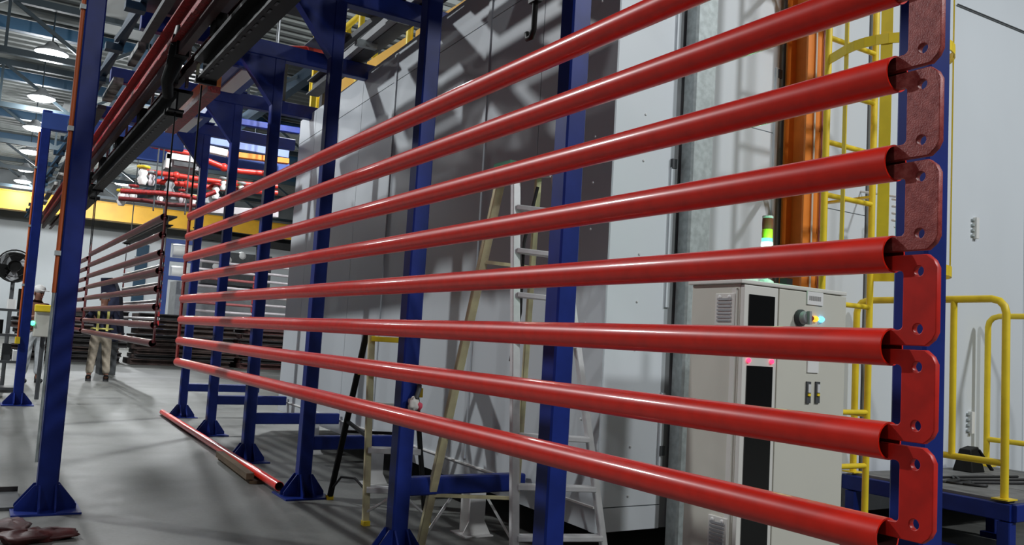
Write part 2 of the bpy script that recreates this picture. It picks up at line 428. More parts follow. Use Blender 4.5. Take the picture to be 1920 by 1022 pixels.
BL = ['blue square column farthest along the row, by the loose pipe end', 'blue square column second farthest, with stub beam running behind the rack',
      'blue square column third farthest, beside the timber block', 'blue square column whose flared foot stands next to the open loose pipe end',
      'blue square column between the two stepladders', 'blue square column standing in front of the tall aluminium ladder']
CB = []
for (x, y), l in zip(BC, BL):
    CB.append(column(x, y, 3.72, 0.098 if y < 3 else .096, l))
# stub beam of each column toward the booth, part of the column frame
for i in (0, 1, 2, 3, 4):
    x, y = BC[i]
    x1 = WX(y) - .03 if i else 3.35
    MB().bar((x + .047, y, .385), (x1, y, .385), .075, .10, .008).build('stub_beam', 'blue', CB[i])
# crossbeam over the line with triangular gusset
for i in range(6):
    x, y = BC[i]
    x0 = .55 if i in (3,) else 1.02
    t = CB[i]
    MB().bar((x0 - .05, y, 3.795), (WX(y) + .3, y, 3.795), .11, .15, .008).build('crossbeam', 'blue', t)
    vs = [(x - .047, y - .045, 3.72), (x - .40, y - .045, 3.72), (x - .047, y - .045, 3.28)]
    vs += [(a, y + .045, c) for a, b, c in vs]
    MB().add(vs, [[0, 1, 2], [5, 4, 3], [0, 3, 4, 1], [1, 4, 5, 2], [2, 5, 3, 0]]).build('corner_gusset', 'blue', t)
# longitudinal beam along the column heads
t = thing('longitudinal_beam', (2.2, 9.1, 3.87), 'blue box beam lying lengthwise on the crossbeams of the far columns', 'beam')
MB().bar((2.10, 9.1, 3.95), (2.36, 12.2, 3.95), .11, .16, .008).build('beam', 'blue', t)
for y in (9.86, 11.7):
    MB().bx((1.86 + .035 * (y - 2.4) - .09, y - .07, 3.872), (2.0 + .035 * (y - 2.4) + .13, y + .07, 3.886)).build('splice_plate', 'blue', t)
# plate deck added to shade the booth wall, its gaps leave bright patches
t = thing('shade_deck', (1.8, 4.0, 3.88), 'dark gapped plate deck added on the blue crossbeams to shade the booth wall', 'deck')
for x in (1.05, 1.75, 2.55):
    MB().bar((x, 3.0, 3.899), (x + .14, 7.78, 3.899), .05, .05).build('joist', 'dgrey', t)
for (a, b, c, d_) in ((.98, 1.40, 3.2, 4.5), (.98, 1.40, 4.6, 6.1), (.98, 1.40, 6.9, 8.0), (1.46, 1.92, 3.2, 4.2), (1.46, 1.92, 4.28, 5.25), (1.46, 1.82, 5.65, 6.5), (1.46, 1.92, 6.9, 7.7),
                      (1.98, 2.36, 3.4, 4.5), (1.98, 2.30, 4.9, 5.9), (1.98, 2.36, 6.3, 7.2), (2.42, 2.72, 3.2, 4.7), (2.42, 2.72, 4.78, 5.9), (2.42, 2.72, 6.3, 6.8), (2.42, 2.74, 7.3, 7.9)):
    MB().bx((a, c, 3.925), (b, d_, 3.937)).build('deck_plate', 'dgrey', t)

# the two columns on the aisle side, with orange conduit on their left faces
for (x, y, l, wd) in ((.475, 6.10, 'tall blue column in the left foreground with orange conduit on its edge', .118),
                      (.575, 13.2, 'blue column farther down the aisle at the left frame edge', .118)):
    c = column(x, y, 4.0 if y > 10 else 3.72, wd, l, foot=.19, name='aisle_column')
    MB().tube([(x - wd / 2 - .014, y - .03, .9 if y > 10 else 1.35), (x - wd / 2 - .014, y - .03, 3.7)], .014, 10).build('conduit', 'orangeline', c)
    for z in (1.6, 2.4, 3.2):
        MB().box((x - wd / 2 - .016, y - .03, z), (.034, .05, .03)).build('conduit_clip', 'galv', c)
    if y > 10:
        MB().bar((x - .06, y, 3.86), (2.36, y, 3.86), .12, .24, .01).build('crossbeam', 'bluehall', c)
        MB().box((x - wd / 2 - .016, y - .05, .86), (.06, .06, .09), .008).build('push_button_box', 'yellow', c)
    else:
        MB().tube([(x - wd / 2 - .014, y - .03, .30), (x - wd / 2 - .014, y - .03, 1.35)], .010, 10).build('grey_conduit', 'galv', c)
column(2.2, 1.40, 3.72, .10, 'blue column close behind the red hanger plates at right')

# ------------------------------------------------------------------ hanging racks of red pipes
ZP = [2.000, 1.846, 1.692, 1.539, 1.385, 1.231, 1.078, .924]
XP = 1.28
def plate_mesh(name, mt, dz, t=.010):
    """strip with a tongue top and bottom, chamfered outer corners, two bolt holes; in the YZ plane, y=0 at the outer edge"""
    cu = bpy.data.curves.new(name, 'CURVE'); cu.dimensions = '2D'; cu.fill_mode = 'BOTH'; cu.extrude = t / 2; cu.bevel_depth = .0012; cu.bevel_resolution = 1; cu.offset = -.0012
    h = dz / 2 - .0035; q = h - .025
    def arc(cx, cz, r_, a0, a1, k=5): return [(cx + r_ * math.cos(R(a0 + (a1 - a0) * i / k)), cz + r_ * math.sin(R(a0 + (a1 - a0) * i / k))) for i in range(k + 1)]
    out = [(.125, h), (.018, h), (.006, h - .010), (0, h - .022), (0, -h + .022), (.006, -h + .010), (.018, -h), (.125, -h), (.125, -q)]
    out += arc(.066, -q + .008, .008, 270, 180) + arc(.066, q - .008, .008, 180, 90) + [(.125, q)]
    def spl(pts):
        s = cu.splines.new('POLY'); s.points.add(len(pts) - 1)
        for p, (a, b) in zip(s.points, pts): p.co = (a, b, 0, 1)
        s.use_cyclic_u = True
    spl(out)
    for z in (h - .027, -h + .027): spl([(.031 + .0085 * math.cos(2 * math.pi * k / 16), z + .0085 * math.sin(2 * math.pi * k / 16)) for k in range(16)])
    tmp = bpy.data.objects.new('tmp', cu); COL.objects.link(tmp)
    dg = bpy.context.evaluated_depsgraph_get(); me = bpy.data.meshes.new_from_object(tmp.evaluated_get(dg))
    bpy.data.objects.remove(tmp); bpy.data.curves.remove(cu)
    for v in me.vertices: v.co = V((v.co.z, v.co.x, v.co.y))
    me.name = name; me.materials.clear(); me.materials.append(M[mt]); me.update()
    return me
def flip(me):
    m2 = me.copy()
    for v in m2.vertices: v.co.y = -v.co.y
    m2.flip_normals(); m2.update(); return m2
def rack(y0, y1, zs, mt, tag_name, bar_z=3.02, pmt=None, x=XP):
    d = 0.031
    mp = MB().hollow((0, 0, 0), (0, y1 - y0, 0), d, d - .0032, 40)
    first = None
    for i, z in enumerate(zs):
        lb = '%s hanging pipe, %s in the %s' % ('glossy red' if mt == 'red' else 'dull dark red', ORD[i], tag_name)
        if first is None:
            first = mp.build('steel_pipe', mt); first.location = (x, y0, z); o = first
        else:
            o = first.copy(); COL.objects.link(o); o.location = (x, y0, z)
        tag(o, lb, 'pipe', 'pipes of the ' + tag_name)
    dz = zs[0] - zs[1]
    near = plate_mesh('hanger_plate', pmt or mt, dz); far = flip(near)
    if pmt:
        clean = near.copy(); clean.materials[0] = M['redclean']
    for i in range(len(zs) - 1):
        for me, yy, e in ((near if i < 4 or not pmt else clean, y0 - .080, 'near'), (far, y1 + .080, 'far')):
            o = bpy.data.objects.new('hanger_plate', me); COL.objects.link(o); o.location = (x, yy, (zs[i] + zs[i + 1]) / 2)
            tag(o, 'two-hole red hanger plate, %s at the %s end of the %s' % (ORD[i] if i < 6 else 'lowest', e, tag_name), 'bracket', 'hanger plates of the ' + tag_name)
    # suspension straps from the top pipe up to the load bar
    for yy, e, sg in ((y0 - .05, 'near', 1), (y1 + .05, 'far', -1)):
        t = thing('suspension_strap', (x, yy, zs[0]), 'flat steel strap hanging the top pipe at the %s end of the %s' % (e, tag_name), 'strap', 'straps of the racks')
        MB().bx((x - .005, yy - .03, zs[0] + .004), (x + .005, yy + .03, zs[0] + .15)).build('lug', pmt or mt, t)
        MB().bx((x - .005, yy + sg * .03 - .0, zs[0] + .004), (x + .005, yy + sg * .10, zs[0] + .028)).build('tongue', pmt or mt, t)
        MB().tube([(x, yy, zs[0] + .14), (x, yy, bar_z + .0)], .007, 8).build('rod', 'black', t)
rack(.862, 6.60, ZP, 'red', 'near rack', 3.005, 'redplate')
rack(7.72, 13.2, [z + .10 for z in ZP], 'maroon', 'second rack', 3.005)
rack(14.1, 19.6, [z + .10 for z in ZP], 'maroon', 'third rack', 3.005, None, 1.34)

def load_bar(y0, y1, z, label, x=XP, wd=.13):
    t = thing('load_bar', (x, y0, z), label, 'load bar', 'black conveyor load bars')
    L = z + .10
    MB().ibeam((x, y0, L), (x, y1, L), wd, .19, .016).build('beam', 'black', t)
    MB().bx((x - wd / 2 - .01, y0, z + .17), (x + wd / 2 + .06, y1, z + .20)).build('top_tray', 'black', t)
    sl = MB(); yy = y0 + .1
    while yy < y1 - .1:
        sl.bx((x - .036, yy, z + .0005), (x - .020, yy + .06, z + .0035)); yy += .14
    tag(sl.build('slot', 'dgrey', t), kind='stuff')
    for yy in (y0 + .12, y1 - .12):
        MB().bx((x - .075, yy - .012, z - .02), (x + .075, yy + .012, z + .03)).build('clamp', 'black', t)
    return t
load_bar(.60, 6.62, 3.0, 'black slotted load bar above the near rack of pipes')
load_bar(7.62, 13.3, 3.0, 'black load bar above the second rack of pipes')
load_bar(14.0, 19.8, 3.0, 'black load bar above the third rack of pipes', 1.34)
# hook hanging from the near load bar
t = thing('chain_hook', (1.28, 1.95, 2.5), 'black open hook on a rod hanging at the top of the picture', 'hook')
p = at(1000, 68, 0, XP)
MB().tube([(XP, p.y, 3.0), (XP, p.y, p.z + .02), (XP, p.y + .012, p.z), (XP, p.y + .03, p.z), (XP, p.y + .036, p.z + .02)], .0085, 8).build('rod', 'black', t)
MB().bx((XP - .012, p.y - .02, p.z + .10), (XP + .012, p.y + .02, p.z + .14)).build('block', 'black', t)

# ------------------------------------------------------------------ overhead conveyor
t = thing('overhead_conveyor', (XP, 0, 3.6), 'dirty red conveyor beam with dark twin track running overhead along the line', 'conveyor')
xr = 1.20
for a, b in ((-.5, 7.0), (7.004, 14.0), (14.004, 24)):
    MB().ibeam((xr, a, 3.585), (xr, b, 3.585), .14, .24, .016).build('rail_length', 'rail', t)
MB().bar((xr + .03, -.5, 3.458), (xr + .03, 24, 3.458), .05, .012).build('edge_highlight', 'pinkish', t)  # pale strip stands in for the highlight along the lower flange
for sx in (-1, 1):
    MB().sweep((XP + sx * .075, -.5, 3.40), (XP + sx * .075, 24, 3.40), [(sx * .03, -.045), (sx * .03, .045), (-sx * .025, .045), (-sx * .025, .036), (sx * .02, .036), (sx * .02, -.036), (-sx * .025, -.036), (-sx * .025, -.045)]).build('channel', 'darkred', t)
y = .4; yl = []
while y < 22:
    g = MB()
    g.bx((XP + .106, y - .02, 3.30), (XP + .13, y + .02, 3.70))
    g.bx((XP - .13, y - .02, 3.695), (XP + .13, y + .02, 3.714))
    g.build('yoke', 'darkred', t); y += .94
tr0 = None; k = 0
for y in (1.2, 2.7, 4.3, 6.25, 7.95, 9.6, 11.3, 12.9, 14.4, 16.5):
    if tr0 is None:
        tr0 = thing('trolley', (XP, y, 3.3), 'black four-wheel trolley', 'trolley', 'conveyor trolleys')
        MB().bx((XP - .035, y - .10, 3.30), (XP + .035, y + .10, 3.42)).build('body', 'black', tr0)
        for sx in (-1, 1):
            for sy in (-.07, .07):
                MB().lathe((XP + sx * .036, y + sy, 3.395), [(.010, 0), (.030, sx * .002), (.030, sx * .020), (.010, sx * .024)], 14, 'X').build('wheel', 'grey', tr0)
        MB().bx((XP - .014, y - .05, 3.202), (XP + .014, y + .05, 3.31)).build('hanger', 'black', tr0)
        MB().bx((XP - .05, y + .04, 3.205), (XP + .05, y + .075, 3.27)).build('dog', 'rail', tr0)
        o = tr0; y00 = y
    else:
        o = dup(tr0, (0, y - y00, 0))
    o['label'] = 'black trolley in the free track, %s along the conveyor from the camera' % ORN[k]; k += 1
# tall black yoke between the first and the second load bar, and a pale tag beside it
t = thing('stop_bracket', (1.22, 7.1, 3.1), 'black curved stop bracket hanging between the first two load bars', 'bracket')
MB().tube([(1.21, 7.3, 3.62), (1.20, 7.25, 3.45), (1.18, 7.35, 3.30), (1.16, 7.45, 3.20), (1.2, 7.6, 3.12)], .05, 10, radii=[.05, .075, .06, .05, .045]).build('arm', 'black', t)
MB().bx((1.16, 7.15, 3.35), (1.26, 7.4, 3.5)).build('clamp', 'black', t)
t = tag(MB().bx((1.36, 7.28, 3.22), (1.375, 7.34, 3.46)).build('label_strip', 'ledy'), 'pale yellow strip hanging upright beside the red conveyor rail', 'tag')
t.active_material = mat('pale_yellow_strip', (.72, .70, .46), .6)
# drip trays and service ducts on both sides of the conveyor
t = thing('side_beam', (.86, 1.0, 3.6), 'dark navy stub-armed beam on the aisle side of the red rail', 'beam')
MB().bar((.84, 1.0, 3.62), (.84, 24, 3.62), .05, .11).build('beam', 'rafter', t)
for k in range(18):
    y = 2.2 + k * 1.15
    MB().bx((.72, y - .05, 3.50), (.86, y + .05, 3.56)).build('arm', 'rafter', t)
    MB().bar((.84, y + .1, 3.57), (.74, y + .55, 3.42), .03, .04).build('brace', 'rafter', t)
t = thing('cable_duct', (.92, 1.0, 3.5), 'lumpy grey cable duct slung along the red rail', 'duct')
for i in range(16):
    a = 1.2 + i * 1.35
    MB().bx((.96 + .02 * math.sin(i * 1.7), a, 3.575 + .015 * math.sin(i * 2.1)), (1.04, a + (.9, 1.2, .6)[i % 3], 3.635)).build('duct_length', ('flaky', 'dgrey', 'flaky')[i % 3], t)
tag(MB().bar((.94, 7.2, 4.02), (.05, 4.6, 4.06), .10, .10).build('cross_tie', 'rail'), 'dark red diagonal tie crossing above the conveyor at the top', 'beam')
t = thing('orange_rail', (1.62, 7.3, 3.3), 'short orange rail running behind the load bar gap', 'rail')
MB().bar((1.62, 7.84, 3.40), (1.62, 9.9, 3.40), .11, .11).build('beam', 'orange', t)
MB().bar((1.62, 7.84, 3.315), (1.62, 9.9, 3.315), .11, .06).build('lower_flange', 'rail', t)
for y in (7.88, 9.85):
    MB().tube([(1.62, y, 3.44), (1.62, y, 3.722)], .012, 8).build('hanger_rod', 'dgrey', t)
# pair of light fittings under the crossbeams
for i, (y, l) in enumerate(((8.87 - .4, 'blue framed striplight with a white diffuser between the columns'), (10.75, 'blue framed striplight farther along behind the second load bar'))):
    t = thing('strip_light', (1.86, y, 3.6), l, 'light', 'strip lights')
    MB().bx((1.78, y - .50, 3.62), (2.12, y + .50, 3.66)).build('housing', 'bluehall', t)
    MB().bx((1.785, y - .49, 3.60), (1.85, y + .49, 3.62)).build('reflector', 'bluepale', t)
    MB().bx((1.89, y - .44, 3.60), (2.03, y + .44, 3.618)).build('diffuser', 'white', t)
    for yy in (-.35, .35):
        MB().tube([(1.94, y + yy, 3.66), (1.94, y + yy, 3.88)], .01, 6).build('rod', 'blue', t)
    MB().bar((1.94, y - (.62 if y < 9 else .95), 3.897), (1.94, y + (.62 if y < 9 else 1.03), 3.897), .05, .05).build('carrier', 'blue', t)

# ------------------------------------------------------------------ things on the booth roof
t = thing('roof_rail', (2.6, 3.6, ZT), 'dark grey conveyor track along the edge of the booth roof', 'track')
MB().ibeam((2.72, 2.6, 3.97), (3.02, 9.4, 3.97), .14, .17, .016).build('beam', 'dgrey', t)
MB().bar((2.60, 2.8, 3.93), (2.88, 8.0, 3.93), .09, .07).build('side_channel', 'grey', t)
for y in (3.3, 4.2, 5.0, 5.7, 6.5, 7.3):
    MB().bx((2.54 + .04 * (y - 3), y - .03, 3.84), (2.74 + .04 * (y - 3), y + .03, 3.90)).build('bracket', 'galv', t)
t = thing('red_service_pipe', (2.1, 8.6, 3.95), 'dark red pipe with bolted joints above the columns', 'pipe')
a, b = at(484, 94, 1, 9.86), at(676, 98, 1, 9.84)
mid = [a.lerp(b, q) for q in (0, .33, .66, 1)]
MB().tube([a, b], .06, 16).build('pipe', 'hosered', t)
for xx in (2.8, 3.3):
    c = a.lerp(b, (xx - a.x) / (b.x - a.x)); MB().bx((xx - .03, 9.80, 3.872), (xx + .03, 9.90, c.z - .03)).build('stand', 'dgrey', t)
for q in (.05, .48, .75, .97):
    c = a.lerp(b, q); d = (b - a).normalized()
    MB().tube([c - d * .03, c + d * .03], .085, 14).build('joint', 'rail', t)
t = thing('roof_guard_rail', (3.2, 8, ZT), 'yellow guard rail on the booth roof behind the blue beams', 'railing')
for z in (.45, .95):
    MB().tube([(3.25, 6.0, ZT + z), (3.35, 10.2, ZT + z)], .035, 10).build('rail', 'yellow', t)
for y in (6.0, 7.4, 8.8, 10.2):
    MB().tube([(3.25 + .024 * (y - 6), y, ZT), (3.25 + .024 * (y - 6), y, ZT + .95)], .035, 10).build('post', 'yellow', t)
for y0 in (6.3, 7.5, 8.7):
    MB().bx((3.30, y0, ZT + .02), (3.34, y0 + 1.0, ZT + .32)).build('toe_board', 'crane', t)

t = thing('guard_frame', (3.4, 10.1, ZT), 'yellow boarded guard frame standing on the far end of the booth roof', 'railing')
for x in (3.24, 3.62, 4.0):
    MB().bx((x - .03, 10.02, ZT + .002), (x + .03, 10.08, ZT + 1.25)).build('post', 'yellow', t)
for z in (.30, .66, 1.02):
    MB().bx((3.20, 10.081, ZT + z), (4.05, 10.11, ZT + z + .17)).build('board', 'yellow' if z != .66 else 'crane', t)

# ------------------------------------------------------------------ loose pipe on the floor with timber block
d = (V((1.995, 6.22, 0)) - V((2.19, 12.0, 0))).normalized()
a = V((2.19, 12.0, .036)); b = V((1.985, 6.22, .066))
o = MB().hollow(b, a, .034, .0305, 32).build('steel_pipe', 'red', loc=b)
tag(o, 'loose red pipe lying on the floor at the foot of the columns', 'pipe')
c = at(468, 896, 2, .0)
tb = thing('timber_block', (1.93, 7.2, 0), 'rough brown timber block under the loose red pipe', 'block')
MB().bar((1.985, 6.72, .0115), (2.045, 8.0, .0115), .15, .023).build('baulk', 'wood', tb)
MB().bar((1.915, 6.74, .056), (1.975, 7.98, .056), .06, .048).build('side_stop', 'wood', tb)

# dark red heap at the bottom left corner
t = thing('dark_red_heap', (.42, 5.3, 0), 'dark red crumpled sheet heap on the floor at the lower left corner', 'heap')
p = at(95, 1000, 2, .03); MB().blob((p.x, p.y, .026), (.15, .08, .030), 20, 12, .12, 3).build('fold', 'maroonbag', t)
p = at(50, 1004, 2, .03); MB().blob((p.x, p.y - .02, .028), (.14, .10, .036), 20, 12, .14, 5).build('fold', 'maroonbag', t)
p = at(22, 985, 2, .03); MB().blob((p.x, p.y, .026), (.10, .16, .03), 20, 12, .12, 8).build('fold', 'maroonbag', t)
t = thing('drain_cover', (0, 0, 0), 'dark shallow tray at the left edge by the column foot', 'tray'); p = at(22, 940, 2, 0); t.location = p
MB().bx((p.x - .30, p.y - .30, 0), (p.x + .04, p.y + .25, .02)).build('pan', 'dgrey', t)
MB().bx((p.x - .30, p.y + .25, 0), (p.x + .04, p.y + .27, .05)).build('rim', 'rust2', t)

# ------------------------------------------------------------------ tall aluminium stepladder
def lad_rail(name, p0, p1, mt, parent, wd=.045, dp=.022):
    return MB().bar(p0, p1, wd, dp, .004, (0, 1, 0)).build(name, mt, parent)
t = thing('step_ladder', (2.42, 3.9, 0), 'tall aluminium stepladder with worn yellowish rear legs and green top cap', 'ladder')
def through(a, b, z0, z1):
    return a.lerp(b, (z0 - a.z) / (b.z - a.z)), a.lerp(b, (z1 - a.z) / (b.z - a.z))
FL0, FLT = through(at(964, 1005, 1, 3.50), at(967, 330, 1, 3.66), 0, 2.08)
FR0, FRT = through(at(1129, 1005, 1, 3.38), at(1043, 350, 1, 3.52), 0, 2.06)
RL0 = V((2.24, 4.42, 0)); RLT = FLT + V((-.02, .10, 0)); RR0 = V((2.74, 4.22, 0)); RRT = FRT + V((-.02, .12, 0))
lad_rail('front_rail', FL0, FLT, 'alu', t, .045, .03); lad_rail('front_rail', FR0, FRT, 'alu', t, .036, .03)
lad_rail('rear_leg', RL0, RLT, 'aluold', t, .05, .03); lad_rail('rear_leg', RR0, RRT, 'aluold', t, .035, .02)
for py in (385, 468, 552, 638, 725, 815, 908, 1000, 1095):
    q = at(970, py, 1, 3.58).z / 2.08
    a, b = FL0.lerp(FLT, q), FR0.lerp(FRT, q)
    MB().bar(a + V((.015, 0, 0)), b - V((.01, 0, 0)), .065, .026, .004).build('tread', 'alu', t)
for q in (.16, .32, .47, .62, .78):
    a, b = RL0.lerp(RLT, q), RR0.lerp(RRT, q)
    MB().bar(a, b, .018, .018).build('brace', 'aluold', t)
for sx, A, B in ((1, RL0, RR0), (-1, RR0, RL0)):
    MB().bar(A.lerp(RLT if sx > 0 else RRT, .03), A.lerp(B, .32) + V((0, 0, .32)), .014, .014).build('diagonal_stay', 'alu', t)
MB().bx((FLT.x - .055, FLT.y - .03, 2.07), (FLT.x + .035, FLT.y + .13, 2.125)).build('top_cap', 'green', t)
MB().bar(FLT + V((.03, .06, .0)), FRT + V((0, .06, .02)), .14, .02).build('top_tray', 'alu', t)
for q_ in (FL0, FR0, RL0, RR0):
    MB().box(q_ + V((0, 0, .0175)), (.07, .05, .035)).build('foot', 'yellow', t)
MB().tube([FRT + V((-.06, .06, -.06)), FRT + V((-.10, .1, -.35)), FRT + V((-.07, .14, -.7)), FRT + V((-.1, .16, -.95))], .009, 8).build('rope', 'cable', t)

# ------------------------------------------------------------------ small stepladder, dark rear legs and yellow treads
t = thing('step_ladder', (2.4, 5.5, 0), 'low stepladder with dark rear legs and yellow upper treads behind the column', 'ladder')
f0, f1 = V((2.21, 5.13, 0)), V((2.56, 4.98, 0)); r0_, r1_ = V((2.29, 6.00, 0)), V((2.72, 5.80, 0))
ft, f2 = V((2.27, 5.40, 1.28)), V((2.52, 5.30, 1.28)); rt_, r2_ = V((2.28, 5.48, 1.28)), V((2.53, 5.38, 1.28))
lad_rail('front_rail', f0, ft, 'aluold', t, .045, .025); lad_rail('front_rail', f1, f2, 'black', t, .03, .025)
lad_rail('rear_leg', r0_, rt_, 'black', t, .04, .025); lad_rail('rear_leg', r1_, r2_, 'black', t, .03, .025)
for q, mt in ((.17, 'alu'), (.36, 'alu'), (.58, 'alu'), (.74, 'yellow'), (.92, 'yellow')):
    a, b = f0.lerp(ft, q), f1.lerp(f2, q)
    MB().bar(a, b, .10, .035, .004).build('tread', mt, t)
MB().bx((2.25, 5.30, 1.27), (2.55, 5.50, 1.30)).build('top_cap', 'yellow', t)
MB().bar(r0_.lerp(rt_, .40), r1_.lerp(r2_, .40), .02, .02).build('brace', 'black', t)
MB().bar(r0_.lerp(rt_, .46), f0.lerp(ft, .42), .02, .02).build('spreader', 'black', t)
MB().bar(r0_.lerp(rt_, .74), r1_.lerp(r2_, .74), .03, .05).build('brace', 'yellow', t)
MB().tube([r0_.lerp(rt_, .06), V((2.27, 5.75, .20)), V((2.25, 5.45, .24)), f0.lerp(ft, .16)], .008, 8).build('stay', 'black', t)
MB().tube([f0.lerp(ft, .06), V((2.30, 5.08, .15)), V((2.36, 5.06, .2))], .009, 8).build('stay', 'alu', t)
MB().tube([f1.lerp(f2, .06), V((2.48, 5.02, .14)), V((2.42, 5.04, .2))], .009, 8).build('stay', 'alu', t)
for q_ in (f0, f1, r0_, r1_):
    MB().box(q_ + V((0, 0, .015)), (.045, .045, .03)).build('foot', 'yellow', t)
# rag lump and yellow tag hung at column
p = at(758, 757, 1, 4.26)
t = thing('rag_bundle', (p.x, p.y, p.z), 'white rag lump with a pink patch hanging on the blue column', 'tool')
px = 2.05
MB().blob((px + .005, 4.24, p.z), (.030, .024, .036), 16, 10, .16, 2).build('rag_lump', 'rag', t)
MB().blob((px + .040, 4.235, p.z - .012), (.018, .02, .022), 10, 7, .10, 4).build('tip', 'pink', t)
MB().tube([(px + .02, 4.24, p.z + .03), (px + .04, 4.25, p.z + .08), (px + .05, 4.27, p.z + .10)], .014, 8).build('hook', 'dgrey', t)
MB().box((px + .06, 4.27, p.z + .06), (.02, .02, .05)).build('tag', 'yellow', t)

# ------------------------------------------------------------------ control cabinets
CY, CX0, CX1, CT = 2.62, 2.81, 3.50, 1.52
t = thing('control_cabinet', (CX0, CY, 0), 'beige electrical cabinet with isolator switch and black glazed door', 'cabinet')
MB().bx((CX0, CY + .004, .06), (CX1, CY + .30, CT)).build('body', 'cab', t, bevel=.004)
MB().bx((CX0 + .01, CY + .01, 0), (CX1 - .01, CY + .29, .06)).build('plinth', 'dgrey', t)
MB().bx((CX0 - .02, CY - .02, CT), (CX1 + .005, CY + .31, CT + .018)).build('roof_lid', 'cabw', t, bevel=.004)
dr = MB().bx((CX0, CY - .02, .07), (CX0 + .215, CY + .003, CT - .005)).build('door', 'cabw', t, bevel=.003)
MB().bx((CX0 + .028, CY - .024, .10), (CX0 + .190, CY - .019, 1.165)).build('lower_window', 'glassblk', dr)
MB().bx((CX0 + .028, CY - .024, 1.212), (CX0 + .190, CY - .019, CT - .045)).build('screen', 'glassblk', dr)
MB().bx((CX0 + .030, CY - .030, 1.285), (CX0 + .188, CY - .023, 1.300)).build('rack_edge', 'dgrey', dr)
MB().bx((CX0 + .030, CY - .034, 1.235), (CX0 + .09, CY - .023, 1.330)).build('keyboard', 'dgrey', dr)
for x in (CX0 + .036, CX0 + .182):
    MB().lathe((x, CY - .022, 1.188), [(.010, 0), (.010, -.006), (.006, -.010)], 12, 'Y').build('indicator', 'ledr', dr)
dr = MB().bx((CX0 + .222, CY - .02, .07), (CX1, CY + .003, CT - .005)).build('door', 'cab', t, bevel=.003)
def front_at(px, py): return at(px, py, 1, CY - .02)
p = front_at(1527, 560)
MB().bx((p.x - .055, CY - .026, p.z - .03), (p.x + .055, CY - .019, p.z + .03)).build('name_plate', 'white', dr)
lt = MB()
for k in range(7):
    lt.bx((p.x - .042 + k * .012, CY - .0275, p.z - .010), (p.x - .034 + k * .012, CY - .0255, p.z + .010))
tag(lt.build('faded_print', 'print', dr), kind='stuff')
p = front_at(1499, 596)
k_ = MB().lathe((p.x, CY - .02, p.z), [(.038, 0), (.038, -.014), (.030, -.022)], 24, 'Y').build('isolator_switch', 'dgrey', dr)
MB().lathe((p.x, CY - .042, p.z), [(.030, 0), (.029, -.02), (.022, -.024)], 20, 'Y').build('knob', 'grey', k_)
MB().bx((p.x - .007, CY - .082, p.z - .03), (p.x + .007, CY - .066, p.z + .03)).build('grip', 'grey', k_)
for (px, py, mt) in ((1518, 597, 'ledrd'), (1527, 598, 'ledo'), (1538, 599, 'ledb')):
    p = front_at(px, py)
    MB().lathe((p.x, CY - .02, p.z), [(.014, 0), (.014, -.010), (.009, -.018)], 14, 'Y').build('push_button', mt, dr)
p = front_at(1523, 684)
MB().bx((p.x - .038, CY - .026, p.z - .036), (p.x + .038, CY - .019, p.z + .045)).build('data_plate', 'white', dr)
for px in (1514, 1531):
    p = front_at(px, 736)
    l_ = MB().bx((p.x - .014, CY - .028, p.z - .048), (p.x + .014, CY - .019, p.z + .05)).build('latch', 'dgrey', dr)
    MB().bx((p.x - .008, CY - .034, p.z + .0), (p.x + .008, CY - .027, p.z + .038)).build('latch_paddle', 'alu', l_)
    MB().bx((p.x - .008, CY - .033, p.z - .016), (p.x + .008, CY - .027, p.z - .004)).build('key_cover', 'yellow', l_)
# vent grilles on the side
def side_at(px, py): return at(px, py, 0, CX0)
for (px, py, hh) in ((1362, 580, .058), (1348, 1000, .06)):
    p = side_at(px, py)
    g = MB().bx((CX0 - .014, p.y - .055, p.z - hh - .014), (CX0 + .002, p.y + .055, p.z + hh + .012)).build('vent_grille', 'cabw', t, bevel=.002)
    for k in range(7):
        MB().bx((CX0 - .019, p.y - .040, p.z - hh + .003 + k * hh * .27), (CX0 - .012, p.y + .040, p.z - hh + .003 + k * hh * .27 + .009)).build('louvre', 'grey', g)
    for k in (-.028, .028):
        MB().lathe((CX0 - .014, p.y + k, p.z + hh - .004), [(.009, 0), (.008, -.004), (.004, -.006)], 10, 'X').build('screw', 'white', g)
MB().bx((CX0 - .008, CY + .02, .07), (CX0 + .002, CY + .045, CT - .02)).build('side_seam', 'cabw', t)
# signal tower standing on the cabinet
tx, ty = 3.03, CY + .06
t = thing('signal_tower', (tx, ty, CT + .018), 'three-colour signal lamp on the cabinet, glowing green', 'signal lamp')
z0 = CT + .018
MB().lathe((tx, ty, z0), [(.035, 0), (.035, .012), (.018, .022)], 20).build('base', 'white', t)
MB().tube([(tx, ty, z0 + .02), (tx, ty, z0 + .14)], .010, 12).build('stem', 'alu', t)
zz = z0 + .14
for nm, mt, hh in (('collar', 'white', .012), ('green_lens', 'ledg', .058), ('yellow_lens', 'ledy', .042), ('red_lens', 'ledrd', .050), ('cap', 'white', .012)):
    MB().lathe((tx, ty, zz), [(.024, 0), (.025, hh * .5), (.024, hh - .001)], 24).build(nm, mt, t); zz += hh
MB().lathe((tx, ty - .0, z0 + .17), [(.0252, 0), (.0258, .011), (.0252, .022)], 24).build('glow_band', 'ledgw', t)
lamp('green_glow', (tx - .03, ty - .06, z0 + .185), 1.1, .03, color=(.10, 1, .45))
t = thing('junction_strip', (2.95, CY + .15, CT + .018), 'white terminal blocks with a black plug on the cabinet top', 'terminal box')
MB().bx((2.86, CY + .05, CT + .018), (2.97, CY + .12, CT + .045)).build('block', 'white', t)
MB().bx((3.10, CY - .0, CT + .018), (3.14, CY + .04, CT + .05)).build('plug', 'cable', t)
MB().bx((2.98, CY + .14, CT + .018), (3.11, CY + .19, CT + .04)).build('block', 'white', t)

